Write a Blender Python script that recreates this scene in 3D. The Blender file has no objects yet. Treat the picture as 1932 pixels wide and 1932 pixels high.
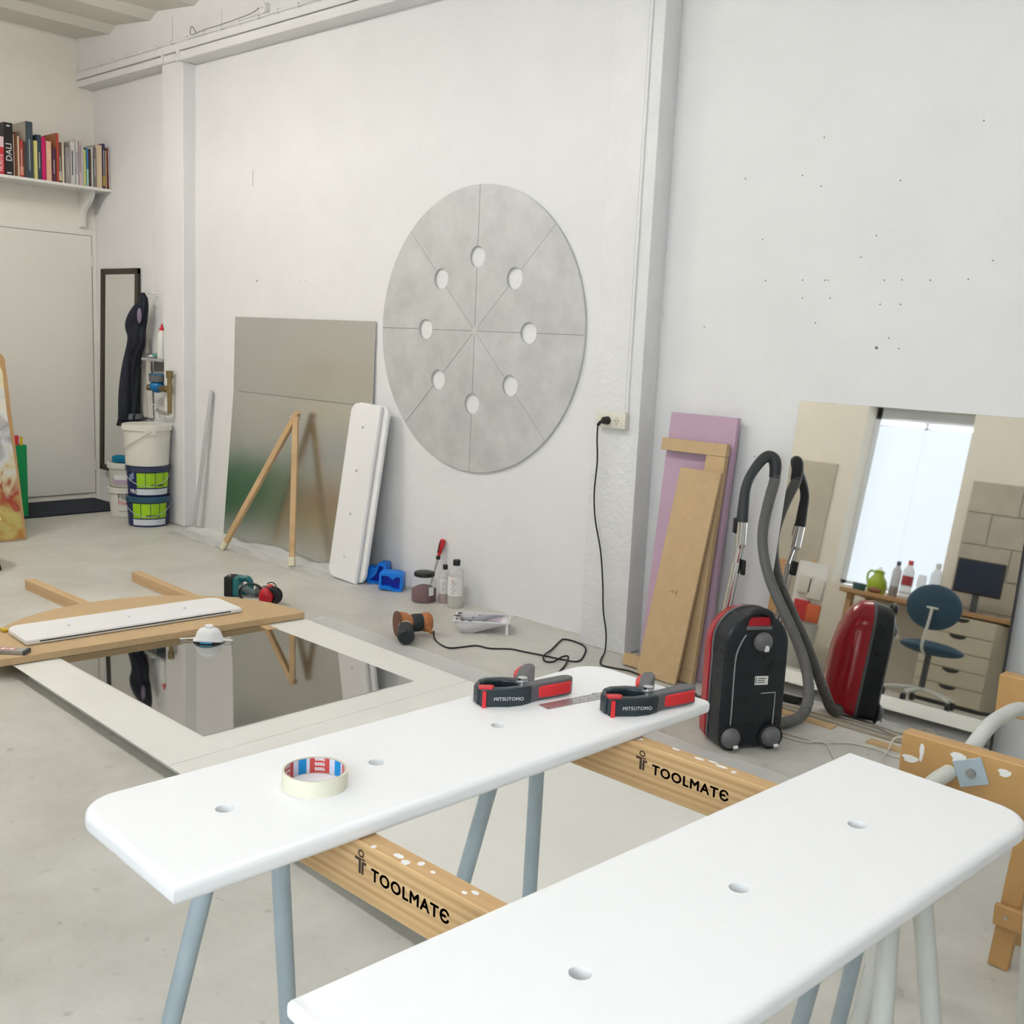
import bpy, bmesh, math, random
from mathutils import Vector, Matrix, Euler
random.seed(7)
SC = bpy.context.scene
COL = SC.collection
PI = math.pi

# ------------------------------------------------------------------ camera
cam_d = bpy.data.cameras.new('camera'); cam = bpy.data.objects.new('camera', cam_d); COL.objects.link(cam)
cam_d.sensor_fit = 'HORIZONTAL'; cam_d.sensor_width = 36.0; cam_d.lens = 36.0 * 1995.62 / 1932.0
cam_d.clip_start = 0.05
YAW, PITCH, ROLL = -0.743522557, -0.160195401, 0.0462881686
fwd = Vector((math.sin(YAW) * math.cos(PITCH), math.cos(YAW) * math.cos(PITCH), math.sin(PITCH)))
rgt = Vector((math.cos(YAW), -math.sin(YAW), 0)); upv = rgt.cross(fwd)
cr, sr = math.cos(ROLL), math.sin(ROLL)
R_, U_ = cr * rgt + sr * upv, -sr * rgt + cr * upv
cam.matrix_world = Matrix(((R_.x, U_.x, -fwd.x, 0), (R_.y, U_.y, -fwd.y, 0), (R_.z, U_.z, -fwd.z, 1.5), (0, 0, 0, 1)))
SC.camera = cam

# ------------------------------------------------------------------ world / exposure
w = bpy.data.worlds.new('daylight'); SC.world = w; w.use_nodes = True
w.node_tree.nodes['Background'].inputs[0].default_value = (0.85, 0.92, 1.0, 1)
w.node_tree.nodes['Background'].inputs[1].default_value = 1.0
SC.view_settings.view_transform = 'Standard'; SC.view_settings.look = 'None'
SC.view_settings.gamma = 1.0; SC.view_settings.use_curve_mapping = False
SC.view_settings.exposure = 1.2
WINDOW_GLOW = 0.5
TUBE_GLOW = 34.0

# ------------------------------------------------------------------ materials
MATS = {}
def mat(name, col, rough=0.6, metal=0.0, var=0.0, vscale=8.0, bump=0.0, bscale=60.0, trans=0.0, ior=1.45,
        emit=None, estr=0.0, col2=None, spec=0.5, stretch=None, coat=0.0, rvar=0.0, alpha=1.0, aniso=0.0):
    if name in MATS: return MATS[name]
    m = bpy.data.materials.new(name); m.use_nodes = True
    nt = m.node_tree; b = nt.nodes['Principled BSDF']
    b.inputs['Base Color'].default_value = (*col, 1); b.inputs['Roughness'].default_value = rough
    b.inputs['Metallic'].default_value = metal; b.inputs['IOR'].default_value = ior
    b.inputs['Transmission Weight'].default_value = trans
    b.inputs['Specular IOR Level'].default_value = spec
    b.inputs['Coat Weight'].default_value = coat; b.inputs['Alpha'].default_value = alpha
    b.inputs['Anisotropic'].default_value = aniso
    if emit:
        b.inputs['Emission Color'].default_value = (*emit, 1); b.inputs['Emission Strength'].default_value = estr
    if var or bump or rvar:
        tc = nt.nodes.new('ShaderNodeTexCoord'); mp = nt.nodes.new('ShaderNodeMapping')
        nt.links.new(tc.outputs['Object'], mp.inputs[0])
        if stretch: mp.inputs['Scale'].default_value = stretch
    if var or rvar:
        n = nt.nodes.new('ShaderNodeTexNoise'); n.inputs['Scale'].default_value = vscale; n.inputs['Detail'].default_value = 6
        n.inputs['Roughness'].default_value = 0.65
        nt.links.new(mp.outputs[0], n.inputs[0])
        if var:
            r = nt.nodes.new('ShaderNodeValToRGB'); r.color_ramp.elements[0].position = 0.3; r.color_ramp.elements[1].position = 0.7
            c2 = col2 if col2 else tuple(max(0, c * (1 - var)) for c in col)
            r.color_ramp.elements[0].color = (*c2, 1); r.color_ramp.elements[1].color = (*col, 1)
            nt.links.new(n.outputs[0], r.inputs[0]); nt.links.new(r.outputs[0], b.inputs['Base Color'])
        if rvar:
            mr = nt.nodes.new('ShaderNodeMapRange'); mr.inputs[3].default_value = rough - rvar; mr.inputs[4].default_value = rough + rvar
            nt.links.new(n.outputs[0], mr.inputs[0]); nt.links.new(mr.outputs[0], b.inputs['Roughness'])
    if bump:
        n2 = nt.nodes.new('ShaderNodeTexNoise'); n2.inputs['Scale'].default_value = bscale; n2.inputs['Detail'].default_value = 4
        bp = nt.nodes.new('ShaderNodeBump'); bp.inputs['Strength'].default_value = bump; bp.inputs['Distance'].default_value = 0.01
        nt.links.new(mp.outputs[0], n2.inputs[0]); nt.links.new(n2.outputs[0], bp.inputs['Height']); nt.links.new(bp.outputs[0], b.inputs['Normal'])
    MATS[name] = m; return m

def wood(name, c1, c2, scale=(1.5, 40, 40), rough=0.6):
    m = mat(name, c1, rough)
    nt = m.node_tree; b = nt.nodes['Principled BSDF']
    tc = nt.nodes.new('ShaderNodeTexCoord'); mp = nt.nodes.new('ShaderNodeMapping'); mp.inputs['Scale'].default_value = scale
    nz = nt.nodes.new('ShaderNodeTexNoise'); nz.inputs['Scale'].default_value = 1.0; nz.inputs['Detail'].default_value = 3; nz.inputs['Distortion'].default_value = 0.8
    wv = nt.nodes.new('ShaderNodeTexWave'); wv.bands_direction = 'Z'; wv.inputs['Scale'].default_value = 0.35; wv.inputs['Distortion'].default_value = 6; wv.inputs['Detail'].default_value = 2
    mx = nt.nodes.new('ShaderNodeMath'); mx.operation = 'MULTIPLY_ADD'; mx.inputs[1].default_value = 0.30
    r = nt.nodes.new('ShaderNodeValToRGB'); r.color_ramp.elements[0].color = (*c2, 1); r.color_ramp.elements[1].color = (*c1, 1)
    r.color_ramp.elements[0].position = 0.25; r.color_ramp.elements[1].position = 0.75
    nt.links.new(tc.outputs['Object'], mp.inputs[0]); nt.links.new(mp.outputs[0], nz.inputs[0]); nt.links.new(mp.outputs[0], wv.inputs[0])
    m2 = nt.nodes.new('ShaderNodeMath'); m2.operation = 'MULTIPLY'; m2.inputs[1].default_value = 0.72
    nt.links.new(nz.outputs[0], m2.inputs[0]); nt.links.new(wv.outputs[1], mx.inputs[0]); nt.links.new(m2.outputs[0], mx.inputs[2])
    nt.links.new(mx.outputs[0], r.inputs[0]); nt.links.new(r.outputs[0], b.inputs['Base Color'])
    return m

plaster = mat('plaster_white', (0.80, 0.80, 0.795), 0.9, var=0.05, vscale=2.5, bump=0.12, bscale=45)
plaster_rough = mat('plaster_rough', (0.80, 0.80, 0.795), 0.9, var=0.06, vscale=5, bump=0.5, bscale=38)
plaster_left = mat('plaster_cream', (0.88, 0.84, 0.77), 0.85, var=0.04, vscale=2, bump=0.1, bscale=50)
ceil_m = mat('ceiling_paint', (0.74, 0.71, 0.65), 0.9, var=0.05, vscale=3, bump=0.15, bscale=30)
door_m = mat('door_paint', (0.88, 0.855, 0.80), 0.5, var=0.03, vscale=2)
white_paint = mat('white_paint', (0.80, 0.79, 0.76), 0.5)
white_board = mat('white_lacquer', (0.86, 0.86, 0.86), 0.42, bump=0.015, bscale=220)
foam_white = mat('foam_white', (0.80, 0.79, 0.74), 0.55, var=0.05, vscale=4)
black_pl = mat('black_plastic', (0.012, 0.012, 0.014), 0.4)
black_rub = mat('black_rubber', (0.015, 0.015, 0.016), 0.7)
dark_grey = mat('dark_grey_plastic', (0.06, 0.065, 0.07), 0.45)
mid_grey = mat('grey_plastic', (0.22, 0.22, 0.22), 0.5)
red_pl = mat('red_plastic', (0.62, 0.025, 0.03), 0.4)
chrome = mat('chrome', (0.75, 0.75, 0.76), 0.18, 1.0)
steel = mat('steel', (0.55, 0.56, 0.57), 0.35, 1.0)
mdf = mat('mdf', (0.56, 0.40, 0.22), 0.75, var=0.12, vscale=30)
mdf_edge = mat('mdf_dark', (0.38, 0.25, 0.12), 0.8, var=0.15, vscale=40)
pine = mat('pine', (0.62, 0.42, 0.22), 0.6, var=0.22, vscale=9, stretch=(1, 1, 1))
pine_x = wood('pine_batten', (0.62, 0.44, 0.25), (0.52, 0.35, 0.18), scale=(1.0, 30, 30))
pine_dark = mat('pine_orange', (0.55, 0.32, 0.12), 0.5, var=0.22, vscale=7)
beam_pine = wood('pine_beam', (0.66, 0.45, 0.23), (0.47, 0.28, 0.12), scale=(0.5, 70, 70), rough=0.5)
tube_lit_blue = mat('enamel_window_blue', (0.42, 0.50, 0.54), 0.35, var=0.12, vscale=12)  # leg enamel with the window's bluish light put into its colour
tube_white = mat('cream_enamel', (0.62, 0.63, 0.58), 0.35, var=0.1, vscale=12)
print_brown = mat('print_brown', (0.05, 0.03, 0.025), 0.6)
ink = mat('ink_black', (0.02, 0.02, 0.02), 0.6)
print_white = mat('print_white', (0.8, 0.8, 0.8), 0.5)
paper = mat('paper_white', (0.78, 0.78, 0.76), 0.7)

# floor: painted concrete with scuffs
def floor_material():
    m = mat('painted_concrete', (0.54, 0.53, 0.485), 0.38)
    nt = m.node_tree; b = nt.nodes['Principled BSDF']
    tc = nt.nodes.new('ShaderNodeTexCoord')
    n1 = nt.nodes.new('ShaderNodeTexNoise'); n1.inputs['Scale'].default_value = 1.6; n1.inputs['Detail'].default_value = 8; n1.inputs['Roughness'].default_value = 0.7
    r1 = nt.nodes.new('ShaderNodeValToRGB'); r1.color_ramp.elements[0].color = (0.48, 0.465, 0.42, 1); r1.color_ramp.elements[1].color = (0.62, 0.61, 0.56, 1)
    r1.color_ramp.elements[0].position = 0.35; r1.color_ramp.elements[1].position = 0.65
    n2 = nt.nodes.new('ShaderNodeTexNoise'); n2.inputs['Scale'].default_value = 22; n2.inputs['Detail'].default_value = 5
    r2 = nt.nodes.new('ShaderNodeValToRGB'); r2.color_ramp.elements[0].position = 0.26; r2.color_ramp.elements[1].position = 0.36
    r2.color_ramp.elements[0].color = (0.55, 0.53, 0.5, 1); r2.color_ramp.elements[1].color = (1, 1, 1, 1)
    mx = nt.nodes.new('ShaderNodeMix'); mx.data_type = 'RGBA'; mx.blend_type = 'MULTIPLY'; mx.inputs[0].default_value = 0.55
    for n in (n1, n2): nt.links.new(tc.outputs['Object'], n.inputs[0])
    nt.links.new(n1.outputs[0], r1.inputs[0]); nt.links.new(n2.outputs[0], r2.inputs[0])
    nt.links.new(r1.outputs[0], mx.inputs[6]); nt.links.new(r2.outputs[0], mx.inputs[7]); nt.links.new(mx.outputs[2], b.inputs['Base Color'])
    mr = nt.nodes.new('ShaderNodeMapRange'); mr.inputs[3].default_value = 0.3; mr.inputs[4].default_value = 0.55
    nt.links.new(n1.outputs[0], mr.inputs[0]); nt.links.new(mr.outputs[0], b.inputs['Roughness'])
    bp = nt.nodes.new('ShaderNodeBump'); bp.inputs['Strength'].default_value = 0.08; bp.inputs['Distance'].default_value = 0.01
    nt.links.new(n2.outputs[0], bp.inputs['Height']); nt.links.new(bp.outputs[0], b.inputs['Normal'])
    return m
floor_m = floor_material()

# ------------------------------------------------------------------ mesh helpers
class MB:
    def __init__(s): s.bm = bmesh.new()
    def _add(s, verts, faces, M=None):
        vs = [s.bm.verts.new(M @ Vector(v) if M else Vector(v)) for v in verts]
        for f in faces:
            try: s.bm.faces.new([vs[i] for i in f])
            except ValueError: pass
        return vs
    def box(s, x0, x1, y0, y1, z0, z1, M=None, bevel=0.0, seg=2):
        vs = s._add([(x0, y0, z0), (x1, y0, z0), (x1, y1, z0), (x0, y1, z0), (x0, y0, z1), (x1, y0, z1), (x1, y1, z1), (x0, y1, z1)],
                    [(0, 3, 2, 1), (4, 5, 6, 7), (0, 1, 5, 4), (1, 2, 6, 5), (2, 3, 7, 6), (3, 0, 4, 7)], M)
        if bevel:
            es = {e for v in vs for e in v.link_edges}
            bmesh.ops.bevel(s.bm, geom=list(es), offset=bevel, segments=seg, profile=0.5, affect='EDGES')
        return s
    def cyl(s, p0, p1, r0, r1=None, seg=20, caps=True):
        r1 = r0 if r1 is None else r1
        p0, p1 = Vector(p0), Vector(p1); d = (p1 - p0).normalized()
        a = d.orthogonal().normalized(); b = d.cross(a)
        vv = []
        for p, r in ((p0, r0), (p1, r1)):
            for i in range(seg):
                t = 2 * PI * i / seg; vv.append(p + r * (math.cos(t) * a + math.sin(t) * b))
        f = [(i, (i + 1) % seg, seg + (i + 1) % seg, seg + i) for i in range(seg)]
        if caps: f += [tuple(reversed(range(seg))), tuple(range(seg, 2 * seg))]
        s._add(vv, f); return s
    def lathe(s, prof, seg=32, M=None, sx=1.0, sy=1.0):
        vv, f = [], []
        for r, z in prof:
            for i in range(seg):
                t = 2 * PI * i / seg; vv.append((max(r, 1e-5) * math.cos(t) * sx, max(r, 1e-5) * math.sin(t) * sy, z))
        for k in range(len(prof) - 1):
            for i in range(seg):
                j = (i + 1) % seg
                f.append((k * seg + i, k * seg + j, (k + 1) * seg + j, (k + 1) * seg + i))
        s._add(vv, f, M)
        return s
    def tube(s, pts, r, seg=10, sub=6, rfun=None, caps=True):
        P = smooth(pts, sub) if sub > 1 else [Vector(p) for p in pts]
        n = len(P); vv, f = [], []
        prev = None
        for k in range(n):
            d = (P[min(k + 1, n - 1)] - P[max(k - 1, 0)]).normalized()
            if prev is None: a = d.orthogonal().normalized()
            else:
                a = prev - d * prev.dot(d)
                a = a.normalized() if a.length > 1e-6 else d.orthogonal().normalized()
            prev = a; b = d.cross(a)
            rr = rfun(k / (n - 1)) if rfun else r
            for i in range(seg):
                t = 2 * PI * i / seg; vv.append(P[k] + rr * (math.cos(t) * a + math.sin(t) * b))
        for k in range(n - 1):
            for i in range(seg):
                j = (i + 1) % seg; f.append((k * seg + i, k * seg + j, (k + 1) * seg + j, (k + 1) * seg + i))
        if caps: f += [tuple(reversed(range(seg))), tuple(range((n - 1) * seg, n * seg))]
        s._add(vv, f); return s
    def prism(s, poly, z0, z1, M=None):
        n = len(poly)
        vv = [(x, y, z0) for x, y in poly] + [(x, y, z1) for x, y in poly]
        f = [tuple(reversed(range(n))), tuple(range(n, 2 * n))] + [(i, (i + 1) % n, n + (i + 1) % n, n + i) for i in range(n)]
        s._add(vv, f, M); return s
    def ribbon(s, path, widths, z0, z1, M=None):
        P = [Vector((p[0], p[1], 0)) for p in path]; L, Rr = [], []
        for k, p in enumerate(P):
            d = (P[min(k + 1, len(P) - 1)] - P[max(k - 1, 0)]).normalized(); nrm = Vector((-d.y, d.x, 0))
            wd = widths[k] if isinstance(widths, (list, tuple)) else widths
            L.append(p + nrm * wd / 2); Rr.append(p - nrm * wd / 2)
        poly = [(v.x, v.y) for v in Rr] + [(v.x, v.y) for v in reversed(L)]
        return s.prism(poly, z0, z1, M)
    def sphere(s, c, r, seg=16, rings=10, sc=(1, 1, 1), M=None):
        vv, f = [], []
        for k in range(rings + 1):
            ph = PI * k / rings
            for i in range(seg):
                t = 2 * PI * i / seg
                vv.append((c[0] + r * sc[0] * math.sin(ph) * math.cos(t), c[1] + r * sc[1] * math.sin(ph) * math.sin(t), c[2] + r * sc[2] * math.cos(ph)))
        for k in range(rings):
            for i in range(seg):
                j = (i + 1) % seg; f.append((k * seg + i, (k + 1) * seg + i, (k + 1) * seg + j, k * seg + j))
        s._add(vv, f, M); return s
    def loft(s, rings, caps=True):
        n = len(rings[0]); vv = [v for r in rings for v in r]; f = []
        for k in range(len(rings) - 1):
            for i in range(n):
                j = (i + 1) % n; f.append((k * n + i, k * n + j, (k + 1) * n + j, (k + 1) * n + i))
        if caps: f += [tuple(reversed(range(n))), tuple(range((len(rings) - 1) * n, len(rings) * n))]
        s._add(vv, f); return s
    def grid(s, fn, nu, nv):
        vv = [fn(i / nu, j / nv) for j in range(nv + 1) for i in range(nu + 1)]
        f = [(j * (nu + 1) + i, j * (nu + 1) + i + 1, (j + 1) * (nu + 1) + i + 1, (j + 1) * (nu + 1) + i) for j in range(nv) for i in range(nu)]
        s._add(vv, f); return s

def smooth(pts, sub):
    P = [Vector(p) for p in pts]; out = []
    for i in range(len(P) - 1):
        p0, p1, p2, p3 = P[max(i - 1, 0)], P[i], P[i + 1], P[min(i + 2, len(P) - 1)]
        for k in range(sub):
            t = k / sub
            out.append(0.5 * ((2 * p1) + (-p0 + p2) * t + (2 * p0 - 5 * p1 + 4 * p2 - p3) * t * t + (-p0 + 3 * p1 - 3 * p2 + p3) * t ** 3))
    out.append(P[-1]); return out

def link(name, me, material, parent=None, angle=35):
    o = bpy.data.objects.new(name, me); COL.objects.link(o)
    if material is not None:
        me.materials.clear(); me.materials.append(material)
    if angle is not None and len(me.polygons):
        me.polygons.foreach_set('use_smooth', [True] * len(me.polygons)); me.set_sharp_from_angle(angle=math.radians(angle))
    if parent is not None: o.parent = parent
    return o
def obj(name, mb, material, parent=None, angle=35, fix=True):
    if fix: bmesh.ops.recalc_face_normals(mb.bm, faces=mb.bm.faces)
    me = bpy.data.meshes.new(name); mb.bm.to_mesh(me); mb.bm.free()
    return link(name, me, material, parent, angle)
def tag(o, label, cat, group=None, kind=None):
    o['label'] = label; o['category'] = cat
    if group: o['group'] = group
    if kind: o['kind'] = kind
    return o
def thing(name, label, cat, loc=(0, 0, 0), rotz=0.0, group=None, M=None):
    o = bpy.data.objects.new(name, None); COL.objects.link(o); o.empty_display_size = 0.05
    if M is not None: o.matrix_world = M
    else: o.location = loc; o.rotation_euler = (0, 0, rotz)
    return tag(o, label, cat, group)
def struct(name, mb, m, label, cat, angle=35):
    return tag(obj(name, mb, m, None, angle), label, cat, kind='structure')
def frame(origin, xa, za):
    xa = Vector(xa).normalized(); za = Vector(za).normalized(); ya = za.cross(xa).normalized(); xa = ya.cross(za)
    return Matrix(((xa.x, ya.x, za.x, origin[0]), (xa.y, ya.y, za.y, origin[1]), (xa.z, ya.z, za.z, origin[2]), (0, 0, 0, 1)))
def curve_mesh(name, splines, extrude, bevel=0.0, res=3):
    cu = bpy.data.curves.new(name, 'CURVE'); cu.dimensions = '2D'; cu.fill_mode = 'BOTH'
    cu.extrude = max(extrude - bevel, 0.0); cu.bevel_depth = bevel; cu.bevel_resolution = res; cu.offset = -bevel
    for pts in splines:
        sp = cu.splines.new('POLY'); sp.points.add(len(pts) - 1)
        for p, q in zip(sp.points, pts): p.co = (q[0], q[1], 0, 1)
        sp.use_cyclic_u = True
    o = bpy.data.objects.new('tmp', cu); COL.objects.link(o)
    dg = bpy.context.evaluated_depsgraph_get(); me = bpy.data.meshes.new_from_object(o.evaluated_get(dg))
    bpy.data.objects.remove(o); bpy.data.curves.remove(cu); me.name = name; me.materials.clear()
    return me
def text_mesh(txt, size, bold=0.0, extrude=0.0004, shear=0.0, align='LEFT', spacing=1.0):
    fat, bold = bold, 0.0
    cu = bpy.data.curves.new('lettering', 'FONT'); cu.body = txt; cu.size = size; cu.offset = bold; cu.extrude = extrude
    cu.shear = shear; cu.align_x = align; cu.space_character = spacing; cu.resolution_u = 3
    o = bpy.data.objects.new('tmp', cu); COL.objects.link(o)
    dg = bpy.context.evaluated_depsgraph_get(); me = bpy.data.meshes.new_from_object(o.evaluated_get(dg))
    bpy.data.objects.remove(o); bpy.data.curves.remove(cu); me.materials.clear()
    if fat:
        b = bmesh.new()
        for i in range(8):
            c = me.copy(); c.transform(Matrix.Translation((fat * math.cos(i * PI / 4), fat * math.sin(i * PI / 4), 0))); b.from_mesh(c); bpy.data.meshes.remove(c)
        b.to_mesh(me); b.free()
    return me
def text(name, txt, size, M, material, parent, **kw):
    me = text_mesh(txt, size, **kw); me.transform(M); return link(name, me, material, parent, None)
def circle(cx, cy, r, n=32, cw=False):
    L = [(cx + r * math.cos(2 * PI * i / n), cy + r * math.sin(2 * PI * i / n)) for i in range(n)]
    return list(reversed(L)) if cw else L
def T(x, y, z): return Matrix.Translation((x, y, z))
def RX(a): return Matrix.Rotation(a, 4, 'X')
def RY(a): return Matrix.Rotation(a, 4, 'Y')
def RZ(a): return Matrix.Rotation(a, 4, 'Z')

# ================================================================== the room
XL, YB, YF, XR, ZC = -8.72, 4.22, -0.85, 1.6, 3.68
struct('floor', MB().box(XL - 0.2, XR + 0.2, YF - 0.5, YB + 0.2, -0.12, 0.0), floor_m, 'light grey painted concrete floor with scuffs and stains', 'floor')
wb = struct('wall_back', MB().box(XL - 0.2, XR + 0.2, YB, YB + 0.15, 0, ZC + 0.1), plaster, 'long white plastered wall behind the round metal disc', 'wall')
obj('plaster_field', MB().box(-3.0, XR, YB - 0.003, YB + 0.01, 0, 2.57), plaster, wb)
obj('plaster_field', MB().box(-7.2, -3.2, YB - 0.003, YB + 0.01, 0, 2.75), plaster, wb)
obj('plaster_field', MB().box(-8.36, -7.77, YB - 0.002, YB + 0.01, 0.0, 2.775), plaster, wb)
DOTS = [(-2.212, 2.394), (-1.567, 2.396), (-2.297, 2.247), (-2.207, 2.198), (-1.867, 2.199), (-2.463, 1.989), (-1.944, 1.988), (-2.002, 1.904), (-1.475, 1.882), (-2.432, 1.812), (-2.255, 1.813), (-2.151, 1.812), (-2.137, 1.812), (-1.892, 1.811), (-1.819, 1.812), (-1.705, 1.81), (-1.559, 1.813), (-2.248, 1.738), (-2.12, 1.738), (-1.9, 1.715), (-1.815, 1.716), (-2.177, 1.635), (-1.849, 1.581), (-1.897, 1.54), (-1.803, 1.541), (-2.573, 2.252), (-2.729, 1.604), (-2.414, 1.038), (-6.351, 1.826), (-5.851, 1.821), (-5.80, 1.823)]
db = MB()
for k, (x, z) in enumerate(DOTS):
    r = 0.0034 if k not in (23, 28) else 0.007
    db.cyl((x, YB - 0.0028, z), (x, YB - 0.0042, z), r, seg=7)
db.box(-6.411, -6.4085, YB - 0.0045, YB - 0.0028, 2.455, 2.566)
nh = obj('nail_holes', db, mat('hole_dark', (0.24, 0.22, 0.20), 0.9), wb); nh['kind'] = 'stuff'
struct('wall_left', MB().box(XL - 0.15, XL, YF - 0.5, YB + 0.1, 0, ZC + 0.1), plaster_left, 'cream end wall carrying the bookshelf', 'wall')
struct('wall_right', MB().box(XR, XR + 0.15, YF - 0.5, YB + 0.1, 0, ZC + 0.1), plaster, 'white end wall behind the photographer', 'wall')
# window wall (seen in the leaning mirror)
WX0, WX1, WZ0, WZ1 = -4.24, -3.28, 0.83, 2.50
wins = [(WX0, WX1), (-2.35, -1.39), (-0.62, 0.34)]  # the last two windows are added out of view to light the room
wf = MB(); xs = sorted(wins)
x = XL - 0.2
for a, b in xs:
    wf.box(x, a, YF - 0.28, YF, 0, ZC + 0.1); wf.box(a, b, YF - 0.28, YF, 0, WZ0 - 0.02); wf.box(a, b, YF - 0.28, YF, WZ1, ZC + 0.1); x = b
wf.box(x, XR + 0.2, YF - 0.28, YF, 0, ZC + 0.1)
struct('wall_front', wf, mat('plaster_warm', (0.80, 0.76, 0.66), 0.9, var=0.05, vscale=3, bump=0.2, bscale=30), 'cream window wall seen in the leaning mirror', 'wall')
blind_m = mat('lit_blind', (0.25, 0.27, 0.3), 0.8, emit=(0.80, 0.90, 1.0), estr=WINDOW_GLOW)
bright_m = mat('added_blind_glow', (0.8, 0.85, 0.9), 0.8, emit=(0.80, 0.90, 1.0), estr=5.0)
slit_m = mat('lit_glass', (0.9, 0.95, 1.0), 0.3, emit=(0.85, 0.93, 1.0), estr=WINDOW_GLOW * 4)
for k, (a, b) in enumerate(wins):
    t = thing('window_%d' % (k + 1), ['tall daylit window with white blinds reflected above the desk', 'window added out of view beside the desk to light the room', 'window added out of view behind the photographer to light the room'][k], 'window', ((a + b) / 2, YF - 0.25, WZ0)); t['kind'] = 'structure'
    hw = (b - a) / 2; h = WZ1 - WZ0
    bm2 = blind_m if k == 0 else bright_m
    for s in (-1, 1):
        obj('blind', MB().box(min(s * 0.004, s * (hw - 0.05)), max(s * 0.004, s * (hw - 0.05)), 0.042, 0.05, 0.03, h - 0.17), bm2, t)
        obj('pane', MB().box(min(s * 0.03, s * (hw - 0.06)), max(s * 0.03, s * (hw - 0.06)), 0.0, 0.01, h - 0.15, h - 0.115), slit_m, t)
    fr = MB().box(-hw, -hw + 0.05, -0.01, 0.05, 0, h).box(hw - 0.05, hw, -0.01, 0.05, 0, h).box(-hw, hw, -0.01, 0.05, 0, 0.03).box(-hw, hw, -0.01, 0.05, h - 0.11, h).box(-0.012, 0.012, -0.01, 0.04, 0, h).box(-hw, hw, -0.01, 0.04, h - 0.17, h - 0.155)
    obj('window_frame', fr, mat('window_paint', (0.80, 0.84, 0.88), 0.5), t)
# grey-beige dado on the window wall
dado = mat('dado_paint', (0.54, 0.50, 0.41), 0.8, var=0.12, vscale=4)
t2 = struct('trim_4', MB().box(-6.4, WX0 - 0.17, YF, YF + 0.02, 0.0, 1.89), dado, 'grey beige board on the window wall, left in the mirror', 'wall panel')
t3 = thing('trim_5', 'grey block wall beside the window, behind the monitor in the mirror', 'wall panel', (WX1 + 0.1, YF, 0)); t3['kind'] = 'structure'
blk = MB(); me_b = None
for r in range(7):
    for c in range(5):
        x0 = c * 0.42 - (0.21 if r % 2 else 0)
        o = obj('block', MB().box(max(x0, 0.0) + 0.004, min(x0 + 0.42, 2.1) - 0.004, 0, 0.02, r * 0.27 + 0.004, r * 0.27 + 0.266), mat('block_paint', (0.50, 0.465, 0.39), 0.85, var=0.15, vscale=5, bump=0.3, bscale=30), t3)
# ceiling with shallow stepped bays running across the room
poly = []
xx = XL - 0.2
pr = [(xx, ZC + 0.16), (xx, ZC)]
x = XL + 0.02
while x < XR:
    pr += [(x, ZC + 0.045), (x + 0.52, ZC - 0.005), (x + 0.615, ZC + 0.04)]; x += 0.615
pr += [(XR + 0.2, ZC + 0.04), (XR + 0.2, ZC + 0.16)]
struct('ceiling', MB().prism([(p[0], p[1]) for p in pr], -(YB + 0.1), -(YF - 0.5), RX(PI / 2)), ceil_m, 'cream painted ceiling with shallow ribs', 'ceiling', 20)
# encased steel beam on the long wall, stepped in section
bm_ = thing('trim_1', 'white encased beam running along the top of the long wall', 'beam', (-3.5, 4.1, 3.35)); bm_['kind'] = 'structure'
L0, L1 = XL + 3.5, XR + 3.5
for nm, y0, z0, z1, a, b in (('beam_body', 0.0, 0.10, 0.38, L0, L1), ('beam_flange', -0.022, 0.055, 0.108, L0, L1), ('beam_soffit', -0.010, 0.0, 0.05, L0, -3.70), ('beam_soffit', -0.014, -0.008, 0.05, -3.64, L1)):
    obj(nm, MB().box(a, b, y0, 0.13, z0, z1, bevel=0.004, seg=1), plaster, bm_)
obj('beam_web', MB().box(L0, L1, 0.01, 0.13, 0.012, 0.12), plaster, bm_)
obj('joint_strip', MB().box(-3.87, -3.855, -0.024, 0.02, -0.004, 0.11), plaster, bm_)
obj('joint_strip', MB().box(-3.655, -3.63, -0.026, 0.02, -0.012, 0.06), plaster, bm_)
for cx in (-3.75, -3.11):
    obj('crack', MB().box(cx, cx + 0.004, -0.0012, 0.004, 0.14, 0.30 if cx < -3.5 else 0.24), mat('crack_dark', (0.52, 0.5, 0.46), 0.9), bm_)
# pilasters
struct('trim_2', MB().box(-7.43, -7.145, 4.115, YB + 0.01, 0, 3.36, bevel=0.006, seg=1), plaster, 'white pilaster beside the water meter', 'pilaster')
struct('trim_3', MB().box(-3.256, -2.970, 4.09, YB + 0.01, 0, 3.36, bevel=0.008, seg=2), plaster_rough, 'rough white pilaster carrying the wall socket', 'pilaster')
# door in the left wall
d1 = thing('door_1', 'flat cream door in the end wall below the bookshelf', 'door', (XL, 3.7, 0)); d1['kind'] = 'structure'
obj('door_leaf', MB().box(0.0, 0.012, -0.55, 0.480, 0.054, 2.193, bevel=0.002, seg=1), door_m, d1)
obj('door_gap', MB().box(0.0, 0.004, -0.56, 0.485, 0.05, 2.197), mat('gap_dark', (0.30, 0.28, 0.24), 0.9), d1)
obj('door_frame', MB().box(0.0, 0.016, 0.487, 0.518, 0.0, 2.25).box(0.0, 0.008, -0.62, 0.518, 2.199, 2.25), door_m, d1)
for z in (0.25, 1.95):
    obj('hinge', MB().cyl((0.018, 0.481, z), (0.018, 0.481, z + 0.09), 0.008, seg=8), white_paint, d1)
tag(obj('floor_mat', MB().box(-8.70, -8.05, 3.05, 4.16, 0.0, 0.012, bevel=0.004, seg=1), mat('mat_black', (0.012, 0.017, 0.03), 0.9, var=0.4, vscale=60, bump=0.4, bscale=200)), 'black mat on the floor in front of the door', 'mat')

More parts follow.
